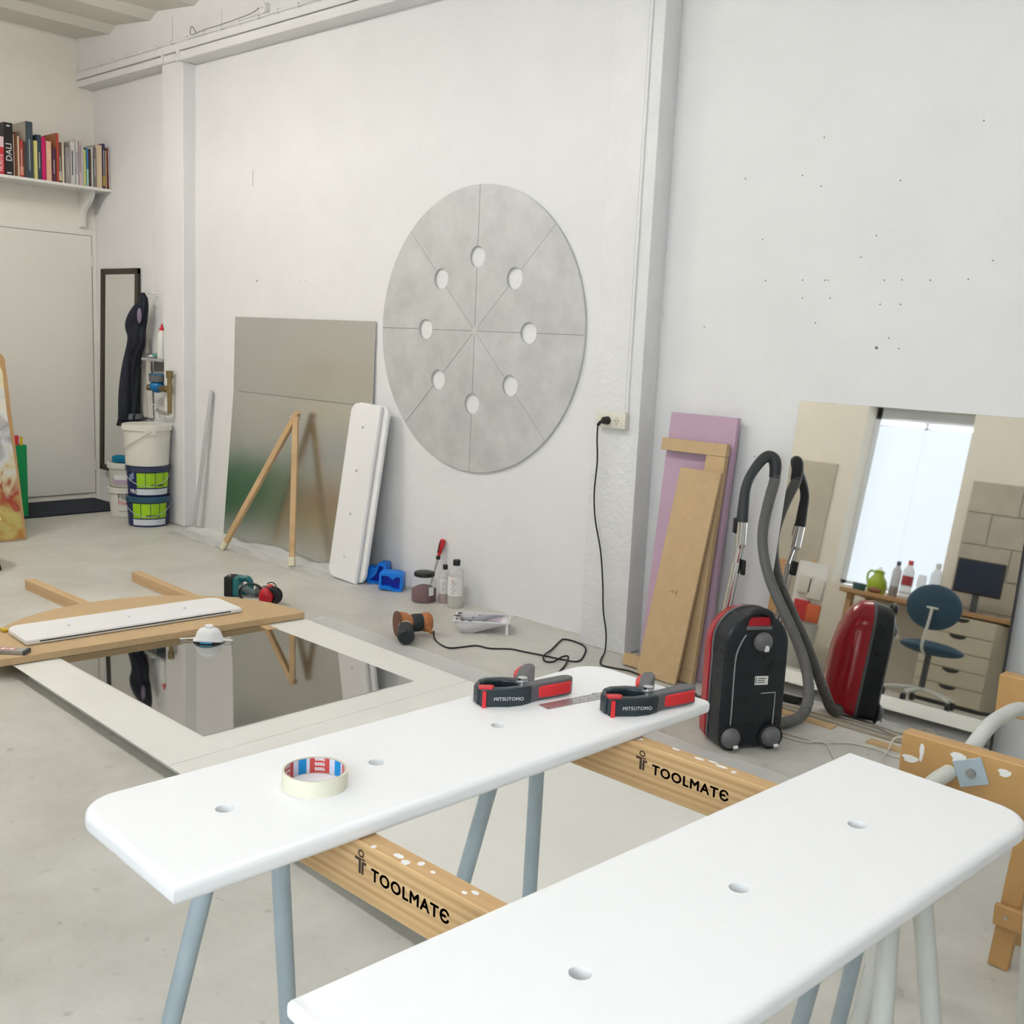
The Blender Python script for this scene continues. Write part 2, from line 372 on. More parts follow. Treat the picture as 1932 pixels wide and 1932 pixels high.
# ceiling lamps (above the frame)
tube_ms = [mat('lit_tube_' + n_, (1, 1, 1), 0.5, emit=c_, estr=TUBE_GLOW * s_) for n_, c_, s_ in (('warm', (1.0, 0.97, 0.93), 2.0), ('middle', (1.0, 1.0, 1.0), 0.84), ('near', (1.0, 0.995, 0.985), 0.55))]
for k, (x, y) in enumerate(((-6.25, 1.5), (-3.6, 1.5), (-0.8, 1.3))):
    t = thing('ceiling_light', ['fluorescent ceiling light above the leaning painting', 'fluorescent ceiling light in the middle of the room', 'fluorescent ceiling light above the trestle tables'][k], 'ceiling light', (x, y, 3.5), 0, 'fluorescent ceiling lights')
    obj('housing', MB().box(-0.65, 0.65, -0.10, 0.10, 0.07, 0.17, bevel=0.01), white_paint, t)
    for s in (-1, 1): obj('tube', MB().cyl((-0.6, s * 0.05, 0.045), (0.6, s * 0.05, 0.045), 0.018, seg=12), tube_ms[k], t)
    for s in (-1, 1): obj('tube_holder', MB().box(s * 0.62 - 0.02, s * 0.62 + 0.02, -0.075, 0.075, 0.02, 0.08), white_paint, t)

# ================================================================== white boards with bored holes
def seat_outline(L, W, R):
    pts = [(-L / 2, -W / 2), (L / 2, -W / 2)]
    for cx, a0 in ((L / 2 - R, 0), (-L / 2 + R, 90)):
        for i in range(13):
            a = math.radians(a0 + 90 * i / 12); pts.append((cx + R * math.cos(a), W / 2 - R + R * math.sin(a)))
    return pts
def board(label, L, W, holes, TH=0.028, hr=0.0125, bev=0.010, loc=None, rotz=0, M=None, slot=True):
    t = thing('drilled_board', label, 'board', loc or (0, 0, 0), rotz, 'white drilled boards', M)
    sp = [seat_outline(L, W, 0.062)] + [circle(x, 0.0, hr + 0.003, 24, True) for x in holes]
    me = curve_mesh('panel', sp, TH / 2, bev, 4); me.transform(T(0, 0, TH / 2))
    jb = MB(); jb.bm.from_mesh(me)
    for x in holes: jb.lathe([(hr + bev + 0.004, TH + 0.00004), (hr + 0.0004, TH + 0.00004), (hr, TH - 0.0004), (hr, 0.0005), (hr + 0.003, 0.0002)], 24, T(x, 0, 0))
    jb.bm.to_mesh(me); jb.bm.free()
    po = link('panel', me, white_board, t, 50); wn = po.modifiers.new('weighted', 'WEIGHTED_NORMAL'); wn.keep_sharp = True; wn.weight = 100
    if slot: obj('edge_slot', MB().box(-L / 2 + 0.06, L / 2 - 0.06, -W / 2 - 0.0006, -W / 2 + 0.004, TH * 0.42, TH * 0.62), mat('slot_dark', (0.03, 0.03, 0.03), 0.9), t)
    return t
ZT = 0.819
board('white board with four holes on the trestles, under the tape roll', 1.085, 0.30, (-0.391, -0.130, 0.131, 0.393), loc=(-1.187, 1.144, ZT), rotz=math.radians(87.5), slot=False)
board('white board with three holes on the trestles, nearest the photographer', 1.076, 0.31, (-0.289, -0.005, 0.279), loc=(-0.6025, 1.095, ZT), rotz=math.radians(85.8 - 180), slot=False)
board('white board with edge slot lying on the half round fibreboard', 1.045, 0.272, (-0.284, 0.0, 0.284), hr=0.009, loc=(-4.652, 2.388, 0.0882), rotz=math.radians(86.2))
# two boards leaning on the wall, one behind the other
la = math.atan2(0.135, 1.085)
up_l = Vector((0, math.sin(la), math.cos(la)))
nrm = Vector((0, -math.cos(la), math.sin(la)))
dirl = (up_l + Vector((0.035, 0, 0))).normalized()
board('white board with four holes leaning on the wall, front of the pair', 1.085, 0.275, (-0.40, -0.133, 0.134, 0.40), hr=0.008, M=frame(Vector((-5.045, 3.992, 0.004)) + dirl * 0.5425, dirl, nrm), slot=False)
board('white board leaning on the wall behind the four hole board', 1.085, 0.275, (-0.40, -0.133, 0.134, 0.40), hr=0.008, M=frame(Vector((-5.004, 4.022, 0.004)) + dirl * 0.5425, -dirl, nrm), slot=False)

# ================================================================== trestles with printed bars
def logo_mb():
    m = MB(); n = 20
    rin, rout = 0.0044, 0.0078
    vv = [(r * math.cos(2 * PI * i / n), 0.042 + r * math.sin(2 * PI * i / n), 0) for r in (rin, rout) for i in range(n)]
    m._add(vv, [(i, (i + 1) % n, n + (i + 1) % n, n + i) for i in range(n)])
    m._add([(-0.0155, 0.032, 0), (0.0, 0.032, 0), (0.0, 0, 0), (-0.0058, 0, 0), (-0.0058, 0.0262, 0), (-0.0155, 0.0262, 0)], [(0, 5, 4, 3, 2, 1)])
    m._add([(0.0018, 0.027, 0), (0.0135, 0.027, 0), (0.0135, 0.0212, 0), (0.0072, 0.0212, 0), (0.0072, 0, 0), (0.0018, 0, 0)], [(0, 5, 4, 3, 2, 1)])
    m._add([(0.0012, 0.029, 0), (0.010, 0.029, 0), (0.010, 0.0325, 0), (0.0012, 0.0325, 0)], [(0, 1, 2, 3)])
    return m
def hoop_leg(t, x0, dx, g, s, zt, material, name='leg_frame', r=0.0155, nuts=False):
    f = obj(name, MB().tube([(x0 + dx, -s, 0.012), (x0 + dx * 0.5, -(g + (s - g) * 0.5), zt * 0.5), (x0, -g, zt), (x0 - dx * 0.05, -g * 0.55, zt + 0.022), (x0 - dx * 0.05, 0, zt + 0.03), (x0 - dx * 0.05, g * 0.55, zt + 0.022), (x0, g, zt), (x0 + dx * 0.5, g + (s - g) * 0.5, zt * 0.5), (x0 + dx, s, 0.012)], r, 14, 6), material, t)
    for q in (-1, 1):
        obj('foot_cap', MB().cyl((x0 + dx, q * s, 0.0), (x0 + dx * 0.97, q * (s - 0.004), 0.03), r + 0.002, seg=14), black_rub, f)
        if not nuts: continue
        k = 0.82
        px, py, pz = x0 + dx * (1 - k), q * (g + (s - g) * (1 - k)), zt * k
        obj('wing_nut', MB().cyl((px - 0.025, py, pz), (px + 0.028, py, pz), 0.004, seg=8).box(px + 0.018, px + 0.022, py - 0.012, py + 0.012, pz - 0.006, pz + 0.006), steel, f)
    return f
def trestle(label, loc, x0, x1, text_x, logo=True, legs=((True, True)), leg_mat=tube_lit_blue, rightmat=None):
    t = thing('trestle', label, 'trestle', (loc[0], loc[1], 0), 0, 'trestles with printed wooden bars')
    bar = obj('bar', MB().box(x0, x1, -0.0165, 0.0165, 0.735, ZT, bevel=0.002, seg=1), beam_pine, t)
    if logo:
        M0 = T(text_x, -0.0168, 0.773) @ RX(PI / 2)
        me = bpy.data.meshes.new('printed_mark'); b = logo_mb(); b.bm.to_mesh(me); b.bm.free(); me.transform(M0 @ T(-0.022, 0.0, 0) @ Matrix.Diagonal((0.82, 0.70, 1, 1))); link('printed_mark', me, print_brown, bar, None)
        me = text_mesh('TOOLMAT\u0404', 0.026, bold=0.0008, extrude=0.0, spacing=1.12)
        xs_ = [v.co.x for v in me.vertices]; ys_ = [v.co.y for v in me.vertices]
        me.transform(M0 @ Matrix.Diagonal((0.153 / (max(xs_) - min(xs_)), 0.0195 / (max(ys_) - min(ys_)), 1, 1))); link('printed_name', me, print_brown, bar, None)
    # paint spatter and dried filler on the bar
    random.seed(int(loc[1] * 1000))
    sp = MB()
    for k in range(9):
        px, py = random.uniform(x0 + 0.25, x1 - 0.3), random.uniform(-0.014, 0.012); a, b2 = random.uniform(0.004, 0.014), random.uniform(0.002, 0.006)
        sp.prism([(px + a * math.cos(q * 1.05) * random.uniform(0.6, 1), py + b2 * math.sin(q * 1.05)) for q in range(6)], ZT - 0.0002, ZT + 0.0006)
    o = obj('paint_spatter', sp, paper, bar); o['kind'] = 'stuff'
    if legs[0]: hoop_leg(t, x0 + 0.035, -0.11, 0.055, 0.18, 0.72, leg_mat)
    if legs[1]: hoop_leg(t, x1 - 0.035, 0.08, 0.055, 0.18, 0.72, rightmat or leg_mat)
    return t
trestle('wooden trestle bar with pale legs tinted by painted window light, under the tape end of the boards', (-0.95, 0.883), -0.43, 0.42, -0.074, rightmat=tube_white)
trestle('wooden trestle bar with pale legs, under the clamp end of the boards', (-0.92, 1.472), -0.42, 0.42, -0.062, rightmat=tube_white)
# third trestle at the right edge
t = thing('trestle', 'paint marked trestle with bolted bent tube behind the nearest board', 'trestle', (-0.5, 1.9, 0), 0, 'trestles with printed wooden bars')
bar = obj('bar', MB().box(-0.224, 0.5, -0.0165, 0.0165, 0.728, ZT, bevel=0.002, seg=1), pine_dark, t)
pl = obj('bracket_plate', MB().box(-0.026, 0.026, -0.0035, 0.0, -0.024, 0.024, T(-0.095, -0.0166, 0.781) @ RY(math.radians(-24)), bevel=0.001, seg=1), tube_lit_blue, t)
obj('bolt', MB().cyl((-0.0935, -0.0200, 0.781), (-0.0935, -0.0265, 0.781), 0.0085, seg=14), mat('bolt_grey', (0.35, 0.35, 0.34), 0.5, 0.7), pl)
sp = MB()
for px, pz, a, b2 in ((-0.205, 0.772, 0.022, 0.007), (-0.04, 0.797, 0.016, 0.007), (-0.12, 0.80, 0.02, 0.01), (-0.185, 0.79, 0.006, 0.018)):
    sp.prism([(px + a * math.cos(q * 0.7) * (0.7 + 0.3 * math.sin(q * 2.3)), pz + b2 * math.sin(q * 0.7)) for q in range(9)], 0.0164, 0.0172, RX(PI / 2))
o = obj('paint_spatter', sp, paper, bar); o['kind'] = 'stuff'
hp = obj('leg_frame', MB().tube([(-0.20, -0.30, 0.01), (-0.165, -0.20, 0.40), (-0.155, -0.13, 0.68), (-0.145, -0.075, 0.752), (-0.13, 0.0, 0.772), (-0.122, 0.06, 0.80), (-0.125, 0.12, 0.812), (-0.133, 0.22, 0.812), (-0.133, 0.38, 0.795), (-0.12, 0.46, 0.72), (-0.11, 0.52, 0.40), (-0.10, 0.56, 0.01)], 0.0145, 14, 6), tube_white, t)
hoop_leg(t, -0.272, -0.083, 0.083, 0.12, 0.60, tube_lit_blue, nuts=True)
hoop_leg(t, 0.44, 0.10, 0.075, 0.16, 0.72, tube_white)
# wooden sawhorse
t = thing('sawhorse', 'orange brown wooden sawhorse standing behind the paint marked trestle', 'sawhorse', (-0.3, 2.74, 0))
obj('beam', MB().box(-0.52, 0.5, -0.022, 0.022, 0.632, 0.735, bevel=0.003, seg=1), pine_dark, t)
for sx in (-1, 1):
    for sy in (-1, 1):
        xb, yb = -0.02 + sx * 0.405, sy * 0.075 + 0.015
        M_ = frame((xb, yb, 0), (1, 0, 0), Vector((0.04 * -sx, -sy * 0.05, 0.70)))
        obj('leg', MB().box(-0.024, 0.024, -0.014, 0.014, 0.0, 0.69, M_, bevel=0.002, seg=1), pine_dark, t)
    b = obj('brace', MB().box(-0.02 + sx * 0.405 - 0.03, -0.02 + sx * 0.405 + 0.03, -0.085, 0.085, 0.14, 0.20), pine_dark, t) if sx > 0 else None
br = obj('brace', MB().box(-0.445, 0.40, -0.088, -0.072, 0.118, 0.172, bevel=0.002, seg=1), pine_dark, t)
for x in (-0.415, -0.37): obj('screw', MB().cyl((x, -0.088, 0.145), (x, -0.0905, 0.145), 0.005, seg=8), steel, br)
# spray can under the tables
t = thing('spray_can', 'white spray can with black cap on the floor under the nearest board', 'can', (-0.90, 2.36, 0))
obj('can_body', MB().lathe([(0, 0.045), (0.032, 0.045), (0.033, 0.05), (0.033, 0.20), (0.024, 0.215), (0, 0.217)], 24), paper, t)
obj('cap', MB().lathe([(0, 0.0), (0.033, 0.0), (0.034, 0.006), (0.034, 0.046), (0, 0.046)], 24), mat('cap_black', (0.02, 0.035, 0.035), 0.4), t)

# ================================================================== things on the far trestle board
ZB = 0.847
# masking tape roll
t = thing('tape_roll', 'roll of cream masking tape lying on the white board', 'tape', (-1.186, 0.892, ZB), math.radians(0))
RO, RI, HT = 0.0475, 0.0435, 0.025
obj('tape', MB().lathe([(RI + 0.0012, 0.0), (RO, 0.0), (RO, HT), (RI + 0.0012, HT), (RI + 0.0012, 0.0)], 64), mat('masking_tape', (0.74, 0.71, 0.57), 0.7), t, 25)
core = obj('core', MB().lathe([(RI, 0.0), (RI + 0.0014, 0.0), (RI + 0.0014, HT + 0.0003), (RI, HT + 0.0003), (RI, 0.0)], 64), mat('card_core', (0.55, 0.5, 0.45), 0.8), t, 25)
def patch(a0, a1, z0, z1, m, r=RI - 0.0003, name='print_block'):
    n = max(2, int((a1 - a0) / 0.06)); mb = MB()
    mb.grid(lambda u, v: (r * math.cos(a0 + (a1 - a0) * u), r * math.sin(a0 + (a1 - a0) * u), z0 + (z1 - z0) * v), n, 1)
    return obj(name, mb, m, core, None)
tr_red = mat('print_red', (0.60, 0.07, 0.06), 0.5); tr_blue = mat('print_blue', (0.0, 0.27, 0.62), 0.5); tr_lav = mat('print_lavender', (0.68, 0.68, 0.8), 0.5)
away = math.atan2(0.736, -0.677)     # direction from the roll away from the lens
def wrap_text(ac, z, size):
    me = text_mesh('tesa', size, bold=0.0003, extrude=0.0, align='CENTER')
    for v in me.vertices:
        x, y = v.co.x, v.co.y
        a = ac + x / RI; v.co = Vector(((RI - 0.0006) * math.cos(a), (RI - 0.0006) * math.sin(a), z - y))
    link('print_lettering', me, print_white, core, None)
for base in (0.0, 1.33, 2.66, -1.33, -2.66):
    ac = away - base * 1.0 + 0.02
    patch(ac - 0.34, ac + 0.34, 0.001, HT - 0.001, tr_red)
    for k in range(3): wrap_text(ac, 0.0055 + k * 0.0078 + 0.0035, 0.0095)
    patch(ac - 0.56, ac - 0.36, 0.001, HT - 0.001, tr_lav)
    patch(ac - 0.86, ac - 0.57, 0.001, HT - 0.001, tr_blue)
    patch(ac + 0.36, ac + 0.44, 0.001, HT - 0.001, tr_lav)
    patch(ac - 0.92, ac - 0.88, 0.001, HT - 0.001, tr_lav)
# spring clamps lying on their side
def clamp(label, loc, ang):
    t = thing('spring_clamp', label, 'clamp', (loc[0], loc[1], ZB), ang, 'spring clamps on the white board')
    bodym = mat('clamp_black', (0.018, 0.03, 0.036), 0.3); greym = mat('clamp_grey', (0.10, 0.095, 0.10), 0.4)
    a = obj('front_arm', MB().ribbon([(0.0, 0.004), (0.02, 0.003), (0.05, 0.004), (0.072, 0.012), (0.090, 0.027)], [0.012, 0.015, 0.017, 0.02, 0.024], 0, 0.034), bodym, t, 25)
    ha = obj('handle', MB().ribbon([(0.080, 0.024), (0.100, 0.036), (0.125, 0.050), (0.155, 0.066), (0.172, 0.076), (0.180, 0.083)], [0.026, 0.024, 0.026, 0.028, 0.026, 0.012], 0.002, 0.033), greym, t, 25)
    obj('grip_pad', MB().ribbon([(0.106, 0.0340), (0.115, 0.0385), (0.127, 0.0445), (0.157, 0.0605), (0.170, 0.0675), (0.178, 0.0745)], [0.014, 0.018, 0.022, 0.024, 0.022, 0.010], 0.006, 0.0285), red_pl, ha, 25)
    obj('back_arm', MB().ribbon([(0.004, 0.047), (0.018, 0.058), (0.045, 0.062), (0.070, 0.055), (0.086, 0.042)], [0.014, 0.017, 0.018, 0.022, 0.026], 0, 0.034), bodym, t, 25)
    obj('jaw_end', MB().ribbon([(0.001, 0.008), (-0.004, 0.026), (0.003, 0.046)], [0.010, 0.010, 0.010], 0, 0.034), bodym, t, 25)
    hb = obj('handle', MB().ribbon([(0.078, 0.055), (0.086, 0.080), (0.096, 0.110), (0.108, 0.136), (0.114, 0.146)], [0.022, 0.020, 0.024, 0.024, 0.01], 0.002, 0.036), greym, t, 25)
    obj('grip_pad', MB().ribbon([(0.077, 0.084), (0.084, 0.110), (0.096, 0.134), (0.104, 0.144)], [0.012, 0.016, 0.016, 0.008], 0.006, 0.0325), red_pl, hb, 25)
    pv = obj('pivot', MB().cyl((0.083, 0.046, 0.0), (0.083, 0.046, 0.040), 0.009, seg=16), chrome, t)
    obj('spring', MB().tube([(0.083 + 0.012 * math.cos(k * 0.9), 0.046 + 0.012 * math.sin(k * 0.9), 0.006 + k * 0.0011) for k in range(28)], 0.0012, 6, 2), steel, t)
    obj('jaw_pad', MB().ribbon([(0.004, -0.006), (0.011, -0.0065)], 0.006, -0.0, 0.030).box(-0.002, 0.022, -0.004, 0.014, 0.0335, 0.0365).box(0.012, 0.026, 0.004, 0.011, 0.030, 0.0362), red_pl, t)
    obj('floor_plate', MB().prism([(0.0, 0.01), (0.06, 0.012), (0.08, 0.03), (0.07, 0.05), (0.01, 0.052)], 0.001, 0.012), black_pl, t)
    for q in list(t.children) + [c for p in t.children for c in p.children]:
        if q.name.split('.')[0] in ('front_arm', 'back_arm', 'handle', 'grip_pad', 'jaw_end'):
            bv = q.modifiers.new('soft_edges', 'BEVEL'); bv.width = 0.0035 if 'pad' not in q.name else 0.0028; bv.segments = 3; bv.limit_method = 'ANGLE'; bv.angle_limit = math.radians(40)
    text('printed_name', 'MITSUTOMO', 0.0088, T(0.025, -0.0060, 0.013) @ RZ(math.radians(3)) @ RX(PI / 2), print_white, a, bold=0.0003, extrude=0.0, spacing=1.1)
    return t
clamp('black and red spring clamp lying beside the tip of the ruler', (-1.268, 1.316), math.radians(50))
clamp('black and red spring clamp lying on the end of the ruler', (-1.086, 1.458), math.radians(50))
# steel ruler
t = thing('ruler', 'short steel ruler lying between the two spring clamps', 'ruler', (-1.190, 1.402, ZB), math.radians(78))
obj('blade', MB().box(0, 0.20, -0.014, 0.014, 0.0002, 0.0012), mat('ruler_steel', (0.52, 0.50, 0.50), 0.35, 0.8), t)
for s in (-1, 1):
    tk = MB()
    for k in range(20): tk.box(0.004 + k * 0.01, 0.0047 + k * 0.01, min(s * 0.0138, s * (0.0138 - (0.006 if k % 5 == 0 else 0.0035))), max(s * 0.0138, s * (0.0138 - (0.006 if k % 5 == 0 else 0.0035))), 0.0012, 0.0014)
    o = obj('graduation', tk, ink, t); o['kind'] = 'stuff'
for k in range(1, 10): text('numeral', str(k * 2), 0.006, T(0.004 + k * 0.02, -0.004, 0.00125), ink, t, extrude=0.0001, align='CENTER')

# ================================================================== floor sheets, fibreboard, battens
t = thing('floor_panel', 'large white foam board flat on the floor under the dark mirror sheet', 'panel', (-4.45, 1.70, 0))
SH = Matrix(((1, 0, 0, 0), (-0.036, 1, 0, 0), (0, 0, 1, 0), (0, 0, 0, 1)))
obj('foam_core', MB().box(0.07, 2.95, 0.10, 1.38, 0.002, 0.050, SH), foam_white, t)
obj('top_sheet', MB().box(0.0, 1.38, 0.055, 1.46, 0.0502, 0.0535, SH), foam_white, t)
obj('top_sheet', MB().box(1.383, 2.98, 0.055, 1.46, 0.0502, 0.0535, SH), foam_white, t)
obj('seam', MB().box(1.376, 1.39, 0.66, 0.69, 0.0502, 0.0532, SH), mid_grey, t)
plas = mat('clear_film', (0.95, 0.96, 0.95), 0.25, trans=0.0, alpha=0.42, spec=0.6)
def film(fn, nu, nv, label, loc=(0, 0, 0)):
    return tag(obj('plastic_film', MB().grid(fn, nu, nv), plas, None, 60, False), label, 'plastic film')
film(lambda u, v: (-4.42 + u * 2.9, 3.02 + v * 0.36 - 0.04 * u, 0.004 + (0.052 - 0.004) * max(0, 1 - v / 0.35) + 0.003 * math.sin(u * 40 + v * 9)), 60, 10, 'clear film edge hanging out beside the large white foam board')
t = thing('mirror_sheet', 'dark reflective sheet lying flat on the white foam board', 'mirror', (-3.87, 2.43, 0.054), math.radians(-0.6))
obj('sheet', MB().box(-0.665, 0.655, -0.495, 0.495, 0.0, 0.003), mat('dark_mirror', (0.47, 0.465, 0.44), 0.03, 1.0), t)
# respirator mask on it
MK = (-4.235, 2.565, 0.0572)
t = thing('dust_mask', 'white moulded dust mask with blue patch on the dark mirror sheet', 'mask', MK, math.radians(42.6))
cup = MB(); NR = 24; rings = []
for k, (r, z) in enumerate([(0.068, 0.002), (0.068, 0.008), (0.062, 0.014), (0.056, 0.03), (0.050, 0.050), (0.040, 0.064), (0.020, 0.072)]):
    rings.append([Vector((r * 1.08 * math.cos(a), r * 0.92 * math.sin(a), z * 0.92 + (0.012 * max(0, -math.sin(a)) ** 2 if k < 2 else 0))) for a in [2 * PI * i / NR for i in range(NR)]])
cup.loft(rings)
obj('cup', cup, mat('mask_white', (0.82, 0.83, 0.84), 0.8, bump=0.2, bscale=150), t, 60)
obj('valve', MB().lathe([(0, 0.078), (0.017, 0.078), (0.020, 0.074), (0.020, 0.062), (0, 0.060)], 20), mat('valve_white', (0.85, 0.85, 0.86), 0.4), t)
obj('nose_patch', MB().grid(lambda u, v: ((u - 0.5) * 0.056, -0.0575 * math.cos((u - 0.5) * 0.7) + 0.010 * v, 0.004 + v * 0.022), 8, 3), mat('patch_blue', (0.10, 0.48, 0.78), 0.6), t, 60, False)
obj('strap', MB().tube([(-0.062, 0.0, 0.012), (-0.085, -0.01, 0.013), (-0.125, -0.012, 0.008), (-0.135, 0.002, 0.006), (-0.115, 0.010, 0.005), (-0.075, 0.012, 0.010), (-0.06, 0.01, 0.016)], 0.0028, 8, 5), white_paint, t)
obj('strap', MB().tube([(0.062, 0.0, 0.012), (0.085, -0.012, 0.012), (0.105, 0.002, 0.008), (0.10, 0.018, 0.006), (0.07, 0.016, 0.008), (0.055, 0.01, 0.018)], 0.0028, 8, 5), white_paint, t)
# half round fibreboard on battens
t = thing('fibreboard_half_disc', 'brown half round fibreboard lying on wooden battens', 'board', (-4.365, 2.41, 0.0578), math.radians(-5.0))
hd = [(0.0, -0.745)] + [(-0.745 * math.sin(PI * i / 48), -0.745 * math.cos(PI * i / 48)) for i in range(1, 48)] + [(0.0, 0.745)]
obj('panel', MB().prism(hd, 0.0, 0.030), mdf, t, 20)
for k, (x, y, r) in enumerate(((-5.90, 2.44, 0.0), (-5.745, 2.995, -0.055))):
    bo = tag(obj('batten', MB().box(0.0, 1.52, -0.027, 0.027, 0.0, 0.0574, bevel=0.002, seg=1), pine_x), ['pine batten under the fibreboard, end near the painting', 'pine batten under the fibreboard, end near the drill'][k], 'batten', 'battens under the fibreboard')
    bo.location = (x, y, 0); bo.rotation_euler = (0, 0, r)

# ================================================================== round metal disc on the wall
t = thing('metal_disc', 'large round grey metal disc with eight holes hung on the wall', 'disc', M=frame((-4.208, 4.2115, 1.545), (1, 0, 0), (0, -1, 0)))
zinc = mat('zinc_grey', (0.62, 0.63, 0.62), 0.55, 0.2, var=0.2, vscale=4.5, col2=(0.47, 0.48, 0.47), rvar=0.1)
RD = 0.786
me = curve_mesh('plate', [circle(0, 0, RD, 160)] + [circle(0.402 * math.cos(k * PI / 4), 0.402 * math.sin(k * PI / 4), 0.0575, 40, True) for k in range(8)], 0.007, 0.0012, 1)
me.transform(T(0, 0, 0.003)); link('plate', me, zinc, t, 40)
pencil = mat('pencil_grey', (0.20, 0.20, 0.20), 0.7)
for k in range(8):
    a = k * PI / 4; ca, sa = math.cos(a), math.sin(a)
    for r0, r1 in ((0.02, 0.343), (0.461, RD - 0.003)):
        w_ = 0.0016 if k % 2 == 0 or k == 5 else 0.0009
        M_ = RZ(a)
        obj('scribed_line', MB().box(r0, r1, -w_, w_, 0.0100, 0.0106, M_), pencil, t)
obj('centre_patch', MB().prism([(-0.045, -0.02), (-0.01, -0.035), (0.02, 0.0), (0.028, 0.035), (0.006, 0.04), (-0.012, 0.012)], 0.0100, 0.0105), mat('patch_grey', (0.56, 0.56, 0.54), 0.6), t)

# ================================================================== leaning metal sheets, sticks, film
alu = mat('brushed_aluminium', (0.68, 0.70, 0.70), 0.24, 1.0, var=0.06, vscale=3, rvar=0.06, stretch=(1, 1, 6))
def leaning(name, label, cat, x0, x1, yb, yt, zt, th, m, group=None, zb=0.002):
    lean = math.atan2(yt - yb, zt); h = math.hypot(yt - yb, zt)
    o = tag(obj(name, MB().box(-(x1 - x0) / 2, (x1 - x0) / 2, 0, h - 0.003, 0, th), m), label, cat, group)
    o.matrix_world = frame(((x0 + x1) / 2, yb, zb), (1, 0, 0), (0, -math.cos(lean), math.sin(lean)))
    return o
leaning('metal_sheet', 'tall brushed metal sheet on the wall behind the shorter one', 'metal sheet', -6.60, -5.062, 4.175, 4.207, 1.58, 0.003, alu, 'leaning metal sheets')
leaning('metal_sheet', 'shorter brushed metal sheet on the wall behind the wooden sticks', 'metal sheet', -6.57, -5.03, 4.095, 4.178, 1.062, 0.003, alu, 'leaning metal sheets')
t = thing('wooden_stand', 'two pine sticks joined at the top with taped feet', 'stand', (-5.85, 3.95, 0))
apex = Vector((-5.72 + 5.85, 4.10 - 3.95, 0.955))
wrap = mat('tape_wrap', (0.70, 0.66, 0.50), 0.7)
for k, ft in enumerate(((-6.25 + 5.85, 3.885 - 3.95, 0.0), (-5.512 + 5.85, 3.935 - 3.95, 0.0))):
    f = Vector(ft); d = (apex - f); L = d.length
    M_ = frame(f, (0.73, 0.68, 0) if k else (0.9, 0.3, 0), d)
    st = obj('stick', MB().box(-0.018, 0.018, -0.018, 0.018, 0.012, L + (0.03 if k == 0 else 0.005), M_, bevel=0.002, seg=1), pine, t)
    obj('tape_wrap', MB().box(-0.0192, 0.0192, -0.0192, 0.0192, 0.012, 0.07, M_, bevel=0.002, seg=1), wrap, st)
    obj('screw_tip', MB().cyl(M_ @ Vector((0, 0, 0.0)), M_ @ Vector((0, 0, 0.02)), 0.001, 0.004, 8), steel, st)
obj('bolt', MB().cyl(apex + Vector((-0.03, -0.03, -0.01)), apex + Vector((0.03, 0.02, -0.01)), 0.005, seg=10), steel, t)
tag(obj('plastic_film', MB().grid(lambda u, v: (-7.0 + u * 2.15 , 3.90 + 0.012 * math.sin(u * 17) + v * 0.175, 0.0015 + (0.010 * abs(math.sin(u * 23 + v * 5)) * (1 - 0.3 * v) + 0.05 * max(0, v - 0.75) * 4 * (0.4 + 0.6 * abs(math.sin(u * 9)))) * (1.0 if u < 0.80 else 0.0)), 90, 16), plas, None, 80, False), 'crumpled clear film on the floor along the metal sheets', 'plastic film')
strip_m = mat('clear_profile', (0.62, 0.64, 0.64), 0.25, alpha=0.75)
o = tag(obj('plastic_strip', MB().box(-0.022, 0.022, -0.004, 0.004, 0, 1.055, bevel=0.001, seg=1), strip_m), 'narrow clear strip leaning in the corner beside the pilaster', 'strip')
o.matrix_world = frame((-7.045, 4.14, 0.002), (1, 0, 0), Vector((0.155, 0.052, 1.04))) 

# ================================================================== moulds, jar, bottles, screwdriver
mb_l = mat('mould_blue', (0.0, 0.19, 0.75), 0.4); mb_d = mat('mould_inner', (0.0, 0.02, 0.42), 0.45)
def mould(label, loc, rot, outer, inner, depth):
    t = thing('silicone_mould', label, 'mould', loc, rot, 'blue silicone moulds by the wall')
    me = curve_mesh('shell', [outer, list(reversed(inner))], depth / 2, 0.002, 1); me.transform(T(0, depth / 2, 0) @ RX(PI / 2)); link('shell', me, mb_l, t, 40)
    obj('hollow', MB().prism(inner, -depth, -depth * 0.35, RX(PI / 2)), mb_d, t)
    return t
mould('blue silicone mould with wavy opening, in front by the jar', (-4.655, 4.03, 0.0), math.radians(38), [(-0.072, 0.012), (-0.01, 0.006), (0.02, 0.0), (0.062, 0.0), (0.07, 0.012), (0.068, 0.10), (0.03, 0.112), (-0.07, 0.108)], [(-0.058, 0.032), (-0.01, 0.028), (0.02, 0.014), (0.052, 0.014), (0.056, 0.082), (0.036, 0.09), (0.012, 0.07), (-0.02, 0.092), (-0.058, 0.090)], 0.11)
mould('blue silicone mould with stepped opening, tucked behind the leaning boards', (-4.845, 4.09, 0.0), math.radians(30), [(-0.075, 0.012), (-0.06, 0.0), (0.072, 0.0), (0.078, 0.03), (0.05, 0.07), (0.045, 0.128), (0.0, 0.132), (-0.012, 0.10), (-0.075, 0.10)], [(-0.055, 0.02), (-0.02, 0.05), (-0.008, 0.072), (0.006, 0.115), (0.032, 0.112), (0.034, 0.068), (0.06, 0.025), (0.02, 0.014), (-0.02, 0.014)], 0.10)
t = thing('powder_jar', 'clear jar of dark red powder with black lid, beside two bottles', 'jar', (-4.375, 4.04, 0))
jar_m = mat('jar_plastic', (0.80, 0.80, 0.82), 0.12, alpha=0.18, spec=0.6)
